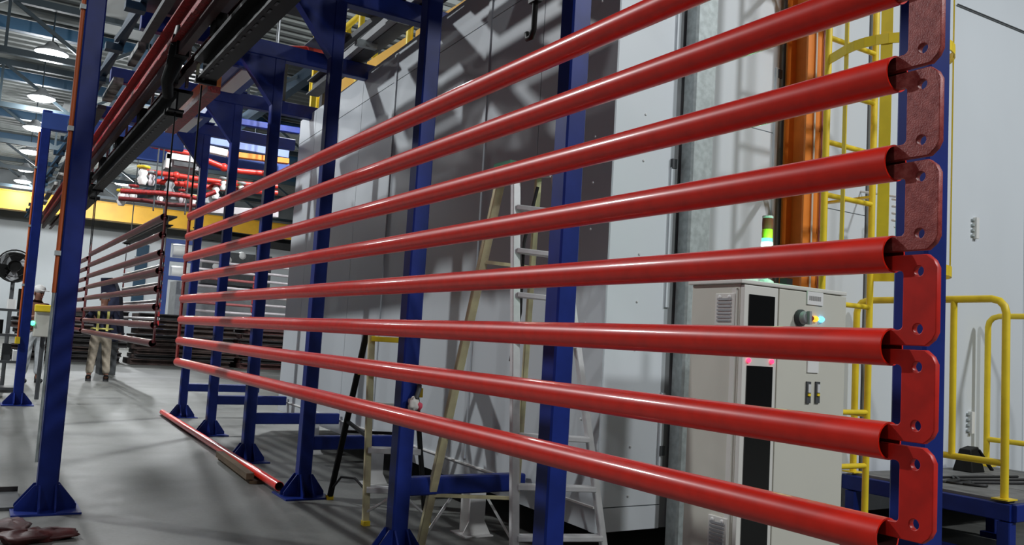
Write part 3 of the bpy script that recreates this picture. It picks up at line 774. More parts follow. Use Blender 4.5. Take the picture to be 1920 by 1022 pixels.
# ------------------------------------------------------------------ orange column by the front wall
t = thing('orange_column', (4.26, WY - .10, 0), 'orange H-section column standing against the booth front', 'column')
MB().ibeam((4.255, WY - .10, .012), (4.255, WY - .10, 4.2), .17, .17, .013, (0, 1, 0)).build('shaft', 'orange', t)
MB().bx((4.12, WY - .22, 0), (4.39, WY - .0, .012)).build('base_plate', 'orange', t)
MB().tube([(4.235, WY - .195, .3), (4.235, WY - .195, 4.1)], .006, 8).build('conduit', 'white', t)  # white line drawn as a highlight on the flange, no real conduit
MB().tube([(4.305, WY - .195, .3), (4.305, WY - .195, 4.1)], .005, 8).build('conduit', 'pinkish', t)  # second highlight line on the flange, put in as a pale colour
MB().tube([(4.345, WY - .12, 2.36), (4.44, WY - .12, 2.33)], .008, 8).build('stub_pipe', 'orangeline', t)

# ------------------------------------------------------------------ yellow caged ladder
LY = 3.16; lx0, lx1 = 4.035, 4.47
t = thing('caged_ladder', (4.25, LY, 0), 'yellow fixed ladder with safety cage in front of the booth wall', 'ladder')
for xx in (lx0, lx1):
    MB().tube([(xx, LY, 0.0), (xx, LY, 4.3)], .019, 12).build('stile', 'yellow', t)
    for z in (.9, 2.2, 3.5):
        MB().bar((xx, LY, z), (xx, WY - .001, z), .04, .012).build('stand_off', 'yellow', t)
z = .305
while z < 4.2:
    MB().tube([(lx0, LY, z), (lx1, LY, z)], .0155, 10).build('rung', 'yellow', t); z += .308
def hoop(z, r_=.31):
    cx = (lx0 + lx1) / 2
    pts = [(lx0, LY, z)] + [(cx + r_ * math.cos(a), LY - .28 + r_ * math.sin(a) * .95, z) for a in [math.pi - .35 + (math.pi + .7) * k / 18 for k in range(19)]] + [(lx1, LY, z)]
    g = MB()
    for a, b in zip(pts, pts[1:]):
        g.bar(a, b, .008, .055)
    g.build('cage_hoop', 'yellow', t)
for z in (1.72, 2.94, 4.16): hoop(z)
for a in (157, 207, 255, 305, 350):
    cx = (lx0 + lx1) / 2; p = V((cx + .303 * math.cos(R(a)), LY - .28 + .303 * .95 * math.sin(R(a)), 0))
    tg = V((-math.sin(R(a)), math.cos(R(a)), 0))
    MB().bar(p + V((0, 0, 1.70)), p + V((0, 0, 4.25)), .058 if a == 207 else .036, .006, 0, tuple(V((math.cos(R(a)), math.sin(R(a)), 0)))).build('cage_strap', 'yellow', t)

# ------------------------------------------------------------------ blue platform with yellow railing
PX0, PX1, PY0, PZ = 4.80, 6.42, 2.50, .51
t = thing('work_platform', (PX0, PY0, 0), 'low blue framed platform with a grey deck beside the booth front', 'platform')
for a, b in (((PX0, PY0, PZ - .06), (PX0, WY - .06, PZ - .06)), ((PX1, PY0, PZ - .06), (PX1, WY - .06, PZ - .06)),
             ((PX0, PY0, PZ - .06), (PX1, PY0, PZ - .06)), ((PX0, WY - .06, PZ - .06), (PX1, WY - .06, PZ - .06))):
    MB().bar(a, b, .05, .09, .004).build('edge_beam', 'blue', t)
for i in range(3):
    MB().bx((PX0 + .03 + i * .525, PY0 + .03, PZ - .022), (PX0 + .545 + i * .525, WY - .09, PZ)).build('deck_plate', 'deck', t)
for x in (PX0, PX1):
    for y in (PY0 + .03, WY - .12):
        MB().box((x, y, .22), (.07, .07, .36), .005).build('leg', 'blue', t)
        MB().box((x, y, .02), (.12, .12, .04)).build('foot', 'blue', t)
MB().bar((PX0, PY0 + .05, .2), (PX0, WY - .14, .2), .03, .03).build('tie_bar', 'blue', t)
def loop(name, x, y0, y1, label, posts, low=True):
    """railing along Y at x: bent pipe ends, bottom rail, posts"""
    zt, zb, r_ = PZ + 1.10, PZ + .195, .08
    t = thing(name, (x, y0, PZ), label, 'railing', 'yellow platform railings')
    pts = [(x, y0, PZ)] + [(x, y0, zt - r_)] + [(x, y0 + r_ * (1 - math.cos(a)), zt - r_ + r_ * math.sin(a)) for a in (.5, 1.0, 1.57)]
    pts += [(x, y1 - r_ * (1 - math.cos(a)), zt - r_ + r_ * math.sin(a)) for a in (1.57, 1.0, .5)] + [(x, y1, zt - r_), (x, y1, PZ)]
    MB().tube(pts, .021, 12).build('bent_frame', 'yellow', t)
    if low: MB().tube([(x, y0, zb), (x, y1, zb)], .019, 12).build('bottom_rail', 'yellow', t)
    for y in posts:
        MB().tube([(x, y, zb), (x, y, zt - .003)], .0185, 12).build('upright', 'yellow', t)
    for y in (y0, y1):
        MB().box((x, y, PZ + .004), (.10, .09, .008)).build('foot_plate', 'yellow', t)
    return t
loop('platform_railing', PX0 + .035, PY0 + .06, WY - .09, 'yellow tubular railing along the near edge of the platform', (2.86,))
rr = loop('platform_railing', PX1 - .04, PY0 + .06, WY - .09, 'yellow tubular railing on the far edge of the platform', (2.95,))
tb = MB().tube([(PX0 + .035, PY0 + .06, PZ + .32), (PX0 + .6, PY0 + .06, PZ + .32)], .017, 10)
# black pedal box and cables on the platform
p = at(1818, 884, 2, PZ)
t = thing('pedal_box', (p.x, p.y, PZ), 'black wedge-shaped pedestal box on the platform deck', 'box')
MB().add([(p.x - .075, p.y - .06, PZ), (p.x + .085, p.y - .06, PZ), (p.x + .085, p.y + .08, PZ), (p.x - .075, p.y + .08, PZ),
          (p.x - .045, p.y - .03, PZ + .15), (p.x + .055, p.y - .03, PZ + .17), (p.x + .055, p.y + .05, PZ + .17), (p.x - .045, p.y + .05, PZ + .15)],
         [[3, 2, 1, 0], [4, 5, 6, 7], [0, 1, 5, 4], [1, 2, 6, 5], [2, 3, 7, 6], [3, 0, 4, 7]]).build('body', 'black', t, bevel=.006)
MB().bar((p.x + .05, p.y - .03, PZ + .15), (p.x + .17, p.y - .06, PZ + .012), .025, .012).build('strut', 'black', t)
for i in range(3):
    rnd = random.Random(i + 3); q = at(1790 + i * 22, 898 + i * 5, 2, PZ + .008)
    pts = [q + V((.10 * k * math.cos(.7 * k + i) * .8 + k * .03, .07 * math.sin(1.3 * k + i * 2), 0)) for k in range(9)]
    pts = [V((max(PX0 + .08, a.x), min(max(a.y, PY0 + .1), WY - .15), a.z)) for a in pts]
    fine = []
    for k in range(len(pts) - 1):
        for s_ in range(4):
            a, b, c_, d_ = pts[max(k - 1, 0)], pts[k], pts[k + 1], pts[min(k + 2, len(pts) - 1)]; u = s_ / 4
            fine.append(.5 * ((2 * b) + (c_ - a) * u + (2 * a - 5 * b + 4 * c_ - d_) * u * u + (3 * b - a - 3 * c_ + d_) * u ** 3))
    tag(MB().tube(fine, .008, 8).build('cable', 'cable'), ['black cable coiled nearest the blue column on the deck', 'black cable running past the pedestal box', 'black cable trailing toward the railing corner post'][i], 'cable', 'cables on the platform')
# white coiled hose beside the column
p = at(1684, 395, 1, 3.3)
pts = [(p.x + .035 * math.cos(k * .8), p.y + .035 * math.sin(k * .8), p.z + .09 - k * .0058) for k in range(34)]
t = thing('coiled_hose', (p.x, p.y, p.z), 'white coiled air hose hanging beside the blue column at right', 'hose')
MB().tube(pts, .008, 8).build('coil', 'white', t)
MB().tube([pts[0], (p.x + .03, WY - .02, p.z + .16), (p.x + .03, WY + .01, p.z + .17)], .008, 8).build('fitting', 'white', t)

# ------------------------------------------------------------------ far hall: crane, trusses, lamps
t = thing('crane_bridge', (0, 52, 6.5), 'yellow overhead crane girder across the far end of the hall', 'crane')
MB().bx((-8, 51.6, 6.72), (24, 52.2, 7.62)).build('girder', 'crane', t)
MB().bx((-8, 51.5, 7.62), (24, 52.3, 7.68)).build('top_flange', 'crane', t); MB().bx((-8, 51.5, 6.66), (24, 52.3, 6.72)).build('bottom_flange', 'crane', t)
for i, y in enumerate((24.5, 31.0, 37.5, 44.0, 50.5)):
    t = thing('roof_truss', (0, y, 7.9), 'dark steel roof truss, %s from the camera' % ORN[i], 'truss', 'roof trusses')
    zb, zt = 7.75 + .0 * i, 9.1
    MB().bar((-6, y, zb), (22, y, zb), .14, .16).build('bottom_chord', 'truss', t)
    MB().bar((-6, y, zt), (22, y, zt), .16, .18).build('top_chord', 'truss', t)
    g = -6.0
    for k in range(14):
        a, b = (g, zb), (g + 2, zt)
        MB().bar((g, y, zt if k % 2 else zb), (g + 2, y, zb if k % 2 else zt), .09, .09).build('diagonal', 'truss', t)
        MB().bar((g, y, zb), (g, y, zt), .07, .07).build('strut', 'truss', t); g += 2
for i, y in enumerate((26.3, 32.0, 38.2, 43.4)):
    MBp = MB().bar((-6, y, 8.96), (22, y, 8.96), .22, .32)
    tag(MBp.build('rafter', 'rafter'), 'dark blue roof rafter, %s from the camera' % ORN[i], 'beam', 'roof rafters')
for i, x in enumerate((3.45, 7.5)):
    tag(MB().bar((x, 22, 8.62), (x, 54, 8.62), .26, .36).build('purlin_beam', 'rafter'), 'dark blue lengthwise roof beam, %s from the aisle' % ORN[i], 'beam', 'roof beams')
def fixture(x, y, label, z=HIGH):
    t = thing('high_bay_lamp', (x, y, z), label, 'lamp', 'high bay lamps')
    MB().lathe((x, y, z), [(.40, .0), (.38, .06), (.2, .16), (.10, .30)], 20).build('reflector', 'grey', t)
    MB().lathe((x, y, z - .10), [(.10, .0), (.26, .02), (.34, .06), (.37, .098)], 20).build('lens', 'highbay', t)
    MB().tube([(x, y, z + .3), (x, y, 9.285)], .02, 6).build('drop_rod', 'truss', t)
for i, (x, y) in enumerate(ROW_MAIN):
    fixture(x, y, 'glowing high bay lamp in the row over the aisle, %s from the camera' % ORN[i])
    lamp('high_bay_light', (x, y, HIGH - .36), 300, .25)
for i, (x, y) in enumerate(ROW_FAR):
    fixture(x, y, 'glowing high bay lamp over the machinery right of the aisle, %s from the camera' % ORN[i])
    lamp('high_bay_light', (x, y, HIGH - .30), 2600 if i == 0 else 1300, .25)
for (x, y, pw) in ROW_SIDE: lamp('high_bay_light', (x, y, HIGH), pw, .16, 160)
for (x, y, pw) in ROW_BACK: lamp('high_bay_light', (x, y, HIGH), pw, .35, 160)

# ------------------------------------------------------------------ stacks of rolled steel on the floor
rnd = random.Random(4)
for i, (x0, x1, y, nrow, mt) in enumerate(((.9, 3.7, 26.4, 10, 'rust2'), (3.8, 6.6, 25.9, 10, 'rust'), (6.7, 10.5, 25.6, 10, 'rustred'))):
    t = thing('steel_stack', ((x0 + x1) / 2, y, 0), 'stack of dark rusty steel sections on the floor, %s' % ('left end behind the workers', 'middle of the three', 'right end behind the column row')[i], 'steel stack', 'steel stacks')
    z = 0.0
    for k in range(nrow):
        h_ = .13 if k % 3 else .17
        j = rnd.uniform(-.12, .12)
        MB().ibeam((x0 + j, y + rnd.uniform(-.03, .03), z + h_ / 2), (x1 + j - .1, y, z + h_ / 2), .30, h_ - .012, .03).build('section', (mt, 'rust2', 'rust', mt)[k % 4], t)
        MB().bx((x0 + j, y + .2, z), (x1 + j - .1, y + 1.4, z + h_ - .02)).build('section', mt, t)
        z += h_

# ------------------------------------------------------------------ racks of pale pipes beyond
def pale_rack(p0, p1, zs, name, mts):
    first = None
    for i, z in enumerate(zs):
        o = MB().tube([V((*p0, z)), V((*p1, z + .0))], .03, 10).build('steel_pipe', mts[i % len(mts)], loc=(*p0, z))
        tag(o, 'pale pipe hanging %s in the %s' % (ORD[i], name), 'pipe', 'pipes of the ' + name)
    for q, e in ((p0, 'left'), (p1, 'right')):
        t = thing('hanger_chain', (*q, zs[-1]), 'dark chain of links at the %s end of the %s' % (e, name), 'chain', 'hanger chains')
        MB().tube([V((*q, zs[-1] - .05)), V((*q, zs[0] + .62))], .012, 6).build('rod', 'rust2', t)
        for z in zs: MB().box((*q, z - .08), (.03, .05, .09)).build('link', 'rail', t)
ZD = [2.55 - .175 * k for k in range(8)]
pale_rack((3.0, 17.7), (3.0, 22.9), [z - .05 for z in ZD], 'rack behind the second rack', ('pinkish', 'palepipe'))
pale_rack((3.75, 18.6), (5.1, 18.9), ZD, 'pale rack seen between the racks', ('palepipe', 'palepipe', 'pinkish'))
pale_rack((5.25, 18.9), (7.6, 19.5), [z + .04 for z in ZD], 'pale rack seen behind the columns', ('palepipe',))
LB3 = load_bar(17.6, 23.0, 3.1, 'black load bar of the rack in the next lane', 3.0, .2)
def roof_rods(t, spots, z):
    for x, y in spots: MB().tube([(x, y, z), (x, y, 9.285)], .014, 6).build('hanger_rod', 'dgrey', t)
roof_rods(LB3, ((3.0, 18.2), (3.0, 22.4)), 3.28)
for a, b, l in (((3.7, 18.59), (5.15, 18.91), 'black crosswise load bar over the pale rack between the racks'), ((5.2, 18.89), (7.65, 19.51), 'black crosswise load bar over the pale rack behind the columns')):
    t = thing('load_bar', (*a, 3.12), l, 'load bar', 'black conveyor load bars')
    MB().ibeam((*a, 3.12), (*b, 3.12), .18, .24, .02).build('beam', 'black', t)
    roof_rods(t, (a, b), 3.2)
# ------------------------------------------------------------------ machinery and pipework in the far right bay
YB = 17.5
def span(pts, yb=YB): return [at(a, b, 1, yb) for a, b in pts]
def xbeam(name, label, cat, pts, th, mt, yb=YB, dp=.15):
    a, b = span(pts, yb); d_ = (b - a).normalized()
    o = MB().bar(a, b, dp, th, .01).build(name, mt, loc=a); return tag(o, label, cat)
xbeam('cyan_pipe', 'bright cyan pipe crossing high behind the columns', 'pipe', ((360, 236), (520, 259)), .075, 'cyan', 17.0, .075)
xbeam('mezzanine_beam', 'dark blue mezzanine beam above the cyan pipe', 'beam', ((420, 224), (560, 246)), .13, 'blue', 17.6)
xbeam('mezzanine_beam', 'broad pale blue mezzanine beam below the cyan pipe', 'beam', ((296, 243), (540, 288)), .22, 'bluepale', 17.6)
xbeam('mezzanine_beam', 'blue mezzanine beam behind the grey machine', 'beam', ((250, 282), (540, 322)), .34, 'bluehall', 18.2)
xbeam('mezzanine_beam', 'narrow blue beam at the left end of the machinery', 'beam', ((225, 222), (330, 240)), .16, 'bluehall', 15.6)
xbeam('white_duct', 'white rectangular duct under the pale blue beam', 'duct', ((312, 262), (425, 288)), .14, 'white', 17.3)
xbeam('orange_beam', 'bright orange beam end beside the white duct', 'beam', ((428, 289), (540, 303)), .11, 'orange', 17.3)
def rpipe(name, label, pts, r_, mt, yb=YB, joints=()):
    ps = span(pts, yb); t = thing(name, ps[0], label, 'pipe')
    MB().tube(ps, r_, 12).build('pipe', mt, t)
    for k in joints:
        p = ps[k]; MB().blob(p, (r_ * 1.5, r_ * 1.5, r_ * 1.5), 10, 7).build('joint', mt, t)
    return t
FP = [None] * 5
FP[0] = rpipe('fire_pipe', 'red fire pipe bending down behind the blue columns, highest', ((284, 272), (320, 280), (368, 291), (388, 301), (420, 314), (450, 321), (520, 327)), .055, 'hosered', 17.0, (1, 4))
FP[1] = rpipe('fire_pipe', 'red pipe below the grey machine, second from the top', ((272, 322), (330, 329), (372, 336), (440, 344), (520, 350)), .05, 'hosered', 16.8, (1, 3))
FP[2] = rpipe('fire_pipe', 'red pipe running just below the others, third from the top', ((292, 340), (350, 346), (400, 352), (520, 362)), .05, 'hosered', 16.6, (1,))
FP[3] = rpipe('conveyor_bend', 'dark red curved conveyor bend in the far bay, lowest', ((226, 358), (262, 360), (300, 362), (340, 366), (372, 372), (404, 360)), .045, 'rail', 16.2)
FP[4] = rpipe('red_track', 'dark red track under the conveyor bend', ((222, 372), (270, 376), (320, 384), (372, 386)), .04, 'maroon', 16.4)
t = thing('grey_machine', span([(340, 305)])[0], 'grey box machine with a white frame high behind the columns', 'machine')
a, b = at(316, 294, 1, 16.9), at(372, 320, 1, 16.9)
MB().bx((a.x, 16.9, b.z), (b.x, 17.5, a.z)).build('body', 'grey', t)
MB().bx((a.x - .04, 16.84, a.z - .04), (b.x + .04, 16.9, a.z + .07)).build('top_frame', 'white', t)
MB().bx((a.x - .05, 16.84, b.z - .04), (a.x + .03, 16.9, a.z + .05)).build('side_frame', 'white', t)
MB().bx((a.x + .1, 16.86, b.z + .03), (b.x - .05, 16.9, a.z - .06)).build('vent', 'dgrey', t)
# small valves and fittings on the pipes, and rods up to the roof
for i, (px, py, mt, r_) in enumerate(((250, 362, 'white', .09), (268, 330, 'white', .12), (284, 336, 'palepipe', .09), (318, 352, 'grey', .12), (228, 372, 'white', .10), (236, 364, 'palepipe', .08), (404, 360, 'white', .10), (432, 362, 'palepipe', .10), (452, 356, 'white', .09), (342, 370, 'palepipe', .09), (362, 380, 'white', .08), (418, 346, 'white', .08), (300, 376, 'white', .08))):
    p = at(px, py, 1, 16.5); t = FP[(2, 1, 1, 2, 4, 3, 2, 2, 2, 3, 4, 1, 4)[i]]
    v = MB().lathe(p, [(r_ * .5, -r_ * 1.3), (r_ * .8, -r_ * .5), (r_ * .5, 0), (r_ * .75, r_ * .5), (r_ * .35, r_ * 1.2)], 10).build('valve', mt, t)
    MB().lathe(p + V((0, 0, r_ * 1.2)), [(r_ * .9, 0), (r_, .02), (r_ * .9, .04)], 12).build('wheel', ('rail', 'yellow', 'grey')[i % 3], v)
for t in FP:
    for q in (at(306, 300, 1, t.location.y), at(500, 330, 1, t.location.y)):
        if t in FP[3:]: q = at(290 if q.x < 4 else 350, 365, 1, t.location.y)
        z_ = 3.2 if t in FP[3:] else 3.6
        MB().tube([(q.x, t.location.y, z_), (q.x, t.location.y, 9.21)], .014, 6).build('hanger_rod', 'dgrey', t)
xbeam('service_tray', 'grey perforated tray under the far red pipes', 'tray', ((300, 366), (420, 378)), .14, 'grey', 16.6)
xbeam('service_tray', 'lower pale tray at the right of the far bay', 'tray', ((380, 392), (520, 402)), .14, 'palepipe', 16.6)
# blue frame machine between the racks
p0, p1 = at(322, 452, 1, 28.4), at(356, 524, 1, 28.4)
t = thing('blue_frame_machine', (p0.x, 28.4, 0), 'blue framed machine with white drums between the racks', 'machine')
for x in (p0.x - .1, p1.x + .1):
    MB().bar((x, 28.4, 0), (x, 28.4, p0.z), .16, .16).build('post', 'cyan' if 0 else 'bluehall', t)
for z in (p0.z, (p0.z + p1.z) / 2, p1.z):
    MB().bar((p0.x - .18, 28.4, z), (p1.x + .18, 28.4, z), .14, .12).build('rail', 'bluehall', t)
for z in (p1.z + .18, p0.z - .28):
    MB().lathe(((p0.x + p1.x) / 2, 28.55, z), [(.20, -.25), (.22, -.2), (.22, .2), (.20, .25)], 16, 'X').build('drum', 'white', t)
a_ = at(470, 470, 1, 29.5)
t = thing('grey_press', (a_.x, 29.5, 0), 'grey machine with round white caps behind the far columns', 'machine')
MB().bx((a_.x - 2.3, 29.5, 0), (a_.x + 1.4, 30.6, 2.6)).build('body', 'grey', t)
MB().bx((a_.x - 1.6, 29.3, 2.6), (a_.x + .7, 30.3, 3.7)).build('head', 'dgrey', t)
for (px, py) in ((428, 488), (405, 500), (455, 480)):
    q = at(px, py, 1, 29.3); MB().lathe((q.x, 29.5, q.z), [(.05, -.22), (.12, -.2), (.15, -.1), (.12, .1)], 14, 'Y').build('cap', 'white', t)

# ------------------------------------------------------------------ aisle clutter at the left edge
t = thing('control_pendant', (.80, 14.0, 0), 'grey control box with yellow lid and green light on a post', 'control box')
MB().bx((.72, 14.0, .90), (.98, 14.2, 1.26)).build('box', 'cab', t, bevel=.01)
MB().bx((.71, 13.98, 1.26), (.99, 14.22, 1.36)).build('lid', 'yellow', t, bevel=.01)
MB().tube([(.85, 14.1, 0), (.85, 14.1, .9)], .03, 10).build('stand', 'dgrey', t)
MB().lathe((.70, 14.02, 1.09), [(.035, 0), (.03, -.03), (.015, -.04)], 12, 'Y').build('green_light', 'ledg', t)
MB().bx((.66, 14.02, 1.05), (.73, 14.1, 1.13)).build('switch', 'dgrey', t)
t = thing('pedestal_fan', (.38, 15.5, 0), 'dark pedestal fan at the left frame edge behind the column', 'fan')
fx, fy = at(26, 512, 1, 15.5).x, 15.5
MB().tube([(fx, fy, .05), (fx, fy, 1.85)], .03, 10).build('pole', 'dgrey', t)
MB().lathe((fx, fy, 0), [(.28, 0), (.27, .03), (.06, .06)], 20).build('base', 'black', t)
rg = MB()
for r_ in (.25, .17, .09):
    rg.tube([(fx + r_ * math.cos(2 * math.pi * k / 24), fy - .10, 1.95 + r_ * math.sin(2 * math.pi * k / 24)) for k in range(25)], .012 if r_ > .2 else .007, 6, False)
rg.build('guard', 'black', t)
for k in range(3):
    a = 2.1 * k + .4
    MB().add([(fx, fy - .05, 1.95), (fx + .22 * math.cos(a - .4), fy - .08, 1.95 + .22 * math.sin(a - .4)), (fx + .24 * math.cos(a), fy - .06, 1.95 + .24 * math.sin(a)), (fx + .2 * math.cos(a + .5), fy - .03, 1.95 + .2 * math.sin(a + .5))], [[0, 1, 2, 3]]).build('blade', 'grey', t)
MB().lathe((fx, fy, 1.95), [(.22, .02), (.24, .06), (.10, .12)], 20, 'Y').build('shroud', 'black', t)
MB().lathe((fx, fy, 1.95), [(.09, -.09), (.10, 0), (.08, .14)], 14, 'Y').build('motor', 'black', t)
t = thing('tool_trolley', (.26, 14.2, 0), 'dark loaded tool trolley at the left frame edge', 'trolley')
tx0 = at(13, 640, 1, 14.2).x; tx1 = at(44, 640, 1, 14.2).x
for k, z in enumerate((.12, .50, .88, 1.24)):
    MB().bx((tx0 - .2, 14.2, z), (tx1, 14.6, z + .035)).build('shelf', 'dgrey', t)
for x in (tx0 - .19, tx1 - .02):
    for y in (14.22, 14.58): MB().tube([(x, y, 0.0), (x, y, 1.28)], .016, 8).build('post', 'black', t)
for k, (z, hh, mt) in enumerate(((.155, .22, 'black'), (.535, .24, 'dgrey'), (.535, .15, 'white'), (.915, .2, 'black'), (1.275, .14, 'white'), (1.275, .3, 'black'))):
    x_ = tx0 - .12 + .13 * (k % 3)
    tag(MB().box((x_, 14.36 + .03 * (k % 2), z + hh / 2), (.11, .2, hh), .01).build('parts_bin', mt), '%s parts bin on the left trolley, %s' % ({'black': 'black', 'dgrey': 'dark grey', 'white': 'white'}[mt], ('bottom shelf', 'second shelf, tall', 'second shelf, short', 'third shelf', 'top shelf, low', 'top shelf, tall')[k]), 'bin', 'bins on the tool trolley')

# ------------------------------------------------------------------ people
def skin_mesh(chains, name, mt, sub=2):
    """chains: list of (points, radii, edges); each grown by a Skin modifier and joined into one mesh"""
    bmj = bmesh.new()
    for pts, rad, edges in chains:
        me = bpy.data.meshes.new('sk'); me.from_pydata([tuple(p) for p in pts], edges, [])
        ob = bpy.data.objects.new('sk', me); COL.objects.link(ob)
        md = ob.modifiers.new('s', 'SKIN'); md.use_smooth_shade = True
        for i, sv in enumerate(me.skin_vertices[0].data):
            r_ = rad[i]; sv.radius = r_ if isinstance(r_, tuple) else (r_, r_); sv.use_root = (i == 0)
        if sub: ob.modifiers.new('d', 'SUBSURF').levels = sub
        dg = bpy.context.evaluated_depsgraph_get(); m2 = bpy.data.meshes.new_from_object(ob.evaluated_get(dg))
        bmj.from_mesh(m2); bpy.data.objects.remove(ob)
    me = bpy.data.meshes.new(name); bmj.to_mesh(me); bmj.free()
    for p in me.polygons: p.use_smooth = True
    me.materials.clear(); me.materials.append(M[mt])
    o = bpy.data.objects.new(name, me); COL.objects.link(o); return o

def person(name, loc, face_dir, J, label, shirt, trousers, vest=None, cap='hair', head_turn=0):
    """J: joints in body frame: x to the person's left... y forward, z up; J holds elbows, wrists, knees, ankles"""
    root = thing('person', loc, label, 'person')
    f = V((face_dir[0], face_dir[1], 0)).normalized(); lft = V((-f.y, f.x, 0))
    W = lambda p: lft * p[0] + f * p[1] + V((0, 0, p[2]))
    pel, waist, chest, neckb, neck, head = (0, 0, .94), (0, .01, 1.08), (0, .02, 1.28), (0, .0, 1.42), (0, .02, 1.49), (0, .03, 1.56)
    pts = [pel, waist, chest, neckb, neck, head, (0, .035, 1.65)]
    rad = [(.155, .115), (.135, .105), (.155, .12), (.075, .07), (.055, .055), (.082, .09), (.07, .085)]
    ed = [(0, 1), (1, 2), (2, 3), (3, 4), (4, 5), (5, 6)]
    def limb(frm, seq, rs):
        k = frm
        for p, r_ in zip(seq, rs):
            pts.append(p); rad.append(r_); ed.append((k, len(pts) - 1)); k = len(pts) - 1
    for s in (1, -1):
        e, wst = J['elbow'][s], J['wrist'][s]
        hand = tuple(V(wst) + (V(wst) - V(e)).normalized() * .07)
        limb(2, [(s * .17, .0, 1.37), e, wst, hand], [.062, .046, .030, .034])
        kn, an = J['knee'][s], J['ankle'][s]
        limb(0, [(s * .095, 0, .86), kn, an, (an[0], an[1] + .10, .035)], [.092, .062, .042, .038])
    chains = [([W(p) for p in pts], rad, ed)]
    for s in (1, -1):
        e, wst = V(J['elbow'][s]), V(J['wrist'][s]); d = (wst - e).normalized()
        side = d.cross(V((0, 1, .2))).normalized(); curl = side.cross(d).normalized()
        pm = wst + d * .07
        for k, ln in enumerate((.066, .078, .072, .056)):
            b0 = pm + side * (.024 - .016 * k)
            chains.append(([W(b0), W(b0 + d * ln * .5 + curl * .006), W(b0 + d * ln * .9 + curl * .026)], [.009, .0085, .007], [(0, 1), (1, 2)]))
        b0 = wst + d * .03 + side * .025
        chains.append(([W(b0), W(b0 + side * .025 + d * .03), W(b0 + side * .03 + d * .06 + curl * .01)], [.011, .0095, .008], [(0, 1), (1, 2)]))
    def par(o):
        o.parent = root; return o
    body = par(skin_mesh(chains, 'body', 'skin'))
    # nose, ears, eyes, mouth belong to the head
    hr = Matrix.Rotation(R(head_turn), 3, 'Z'); H = V((0, .03, 0))
    def hp(x, y, z): q = hr @ V((x, y, 0)); return W((q.x, q.y + .03, z))
    fc = MB(); fc.tube([hp(0, .085, 1.615), hp(0, .112, 1.575), hp(0, .088, 1.565)], .013, 8, True, [.009, .016, .010])
    for s in (1, -1): fc.blob(hp(s * .085, -.005, 1.595), (.015, .022, .032), 8, 6)
    par(fc.build('nose_and_ears', 'skin'))
    ey = MB()
    for s in (1, -1): ey.blob(hp(s * .032, .083, 1.612), (.012, .010, .008), 8, 6)
    par(ey.build('eyes', 'eye')); par(MB().blob(hp(0, .088, 1.535), (.022, .010, .007), 8, 6).build('mouth', 'lip'))
    # clothes: shells a little larger than the body
    sp = [waist, chest, (0, 0, 1.40), (0, 0, .97)]; sr = [(.165, .125), (.18, .14), (.10, .09), (.165, .13)]; se = [(0, 1), (1, 2), (0, 3)]
    for s in (1, -1):
        e = V(J['elbow'][s]); wst = V(J['wrist'][s])
        sp += [(s * .175, 0, 1.365), tuple(e), tuple(e.lerp(wst, .82))]; sr += [.074, .06, .043]
        k = len(sp); se += [(1, k - 3), (k - 3, k - 2), (k - 2, k - 1)]
    par(skin_mesh([([W(p) for p in sp], sr, se)], 'shirt', shirt))
    tp = [(0, 0, .96), (0, 0, 1.03)]; tr_ = [(.165, .13), (.155, .125)]; te = [(0, 1)]
    for s in (1, -1):
        kn, an = V(J['knee'][s]), V(J['ankle'][s])
        tp += [(s * .10, 0, .84), tuple(kn), tuple(kn.lerp(an, .9))]; tr_ += [.108, .084, .072]
        k = len(tp); te += [(0, k - 3), (k - 3, k - 2), (k - 2, k - 1)]
    par(skin_mesh([([W(p) for p in tp], tr_, te)], 'trousers', trousers))
    for s in (1, -1):
        an = J['ankle'][s]
        par(skin_mesh([([W((an[0], an[1] - .05, .045)), W((an[0], an[1] + .05, .045)), W((an[0], an[1] + .17, .036)), W((an[0], an[1], .12))], [.05, .05, .042, .05], [(0, 1), (1, 2), (0, 3)])], 'boot', 'shoe'))
    if cap == 'hair':
        hd = MB().blob(hp(0, -.018, 1.655), (.094, .098, .078), 16, 10); par(hd.build('hair', 'hair'))
    else:
        par(MB().blob(hp(0, 0, 1.675), (.105, .115, .085), 16, 10).build('cap', cap))
        par(MB().add([hp(-.08, .07, 1.655), hp(.08, .07, 1.655), hp(.06, .19, 1.64), hp(-.06, .19, 1.64), hp(-.08, .07, 1.670), hp(.08, .07, 1.670), hp(.06, .19, 1.652), hp(-.06, .19, 1.652)],
                     [[3, 2, 1, 0], [4, 5, 6, 7], [0, 1, 5, 4], [1, 2, 6, 5], [2, 3, 7, 6], [3, 0, 4, 7]]).build('cap_peak', cap))
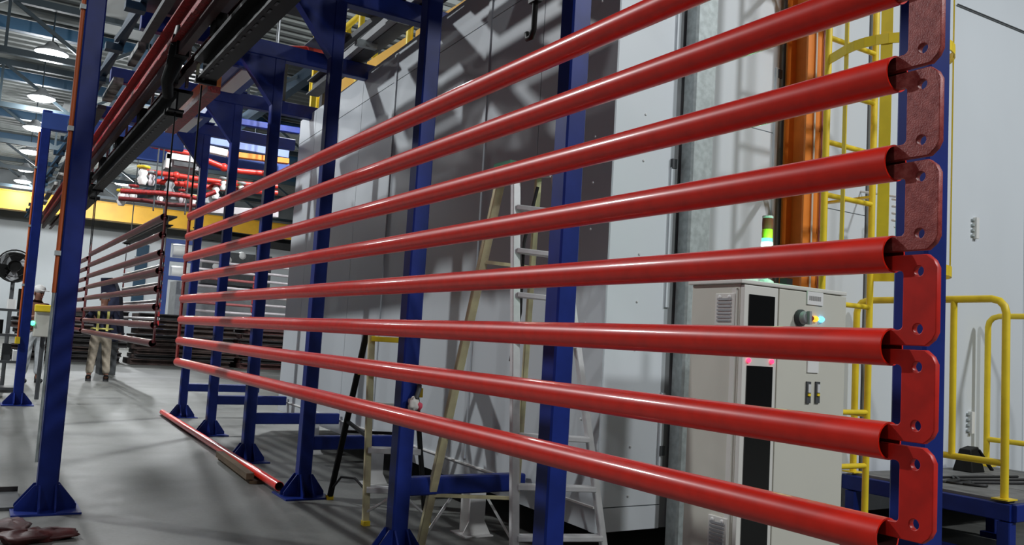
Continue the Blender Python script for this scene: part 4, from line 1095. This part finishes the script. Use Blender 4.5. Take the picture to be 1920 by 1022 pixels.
    if vest:
        for s in (1, -1):
            for sg in (1, -1):
                par(MB().bar(W((s * .085, sg * .155, .98)), W((s * .085, sg * .150, 1.36)), .045, .012, 0, tuple(f)).build('vest_stripe', vest))
        par(MB().tube([W((.19 * math.cos(a), .155 * math.sin(a), 1.02)) for a in [2 * math.pi * k / 20 for k in range(21)]], .018, 6, False).build('vest_band', vest))
    return root
# covered machine behind the first worker
t = thing('covered_machine', (2.7, 20.6, 0), 'machine under a dark navy cover behind the worker in the second rack', 'machine')
pts = [at(a, b, 1, 20.5) for a, b in ((189, 521), (211, 521), (223, 556), (226, 640), (190, 640))]
vs = pts + [p + V((.2, .9, 0)) for p in pts]
MB().add(vs, [[0, 1, 2, 3, 4], [9, 8, 7, 6, 5]] + [[k, 5 + k, 5 + (k + 1) % 5, (k + 1) % 5] for k in range(5)]).build('cover', 'navy', t)
b_ = pts[4]; MB().bx((b_.x + .03, 20.6, 0), (pts[3].x - .03, 21.3, b_.z)).build('frame', 'dgrey', t)
person('person', (2.11, 18.4, 0), (.1, 1), dict(elbow={1: (.30, .10, 1.16), -1: (.36, -.02, 1.12)}, wrist={1: (.22, .32, 1.22), -1: (.40, .06, .86)},
       knee={1: (.13, .03, .48), -1: (-.12, .06, .48)}, ankle={1: (.15, -.06, .09), -1: (-.15, .0, .09)}) if 0 else
       dict(elbow={1: (.30, .12, 1.14), -1: (-.30, .02, 1.12)}, wrist={1: (.24, .34, 1.20), -1: (-.33, .12, .90)},
       knee={1: (.13, .05, .48), -1: (-.12, .05, .48)}, ankle={1: (.16, -.04, .09), -1: (-.15, .0, .09)}),
       'worker in navy shirt and beige trousers with yellow vest stripes behind the second rack', 'navy', 'beige', 'hivis', 'hair', 20)
person('person', (.92, 17.6, 0), (.35, -1), dict(elbow={1: (.29, .06, 1.14), -1: (-.28, .12, 1.13)}, wrist={1: (.22, .28, 1.06), -1: (-.16, .34, 1.18)},
       knee={1: (.11, .04, .48), -1: (-.11, .03, .48)}, ankle={1: (.13, 0, .09), -1: (-.13, -.02, .09)}),
       'worker in brown shirt, dark vest and pale trousers between the two aisle columns', 'brownshirt', 'palecloth', None, 'white', -15)
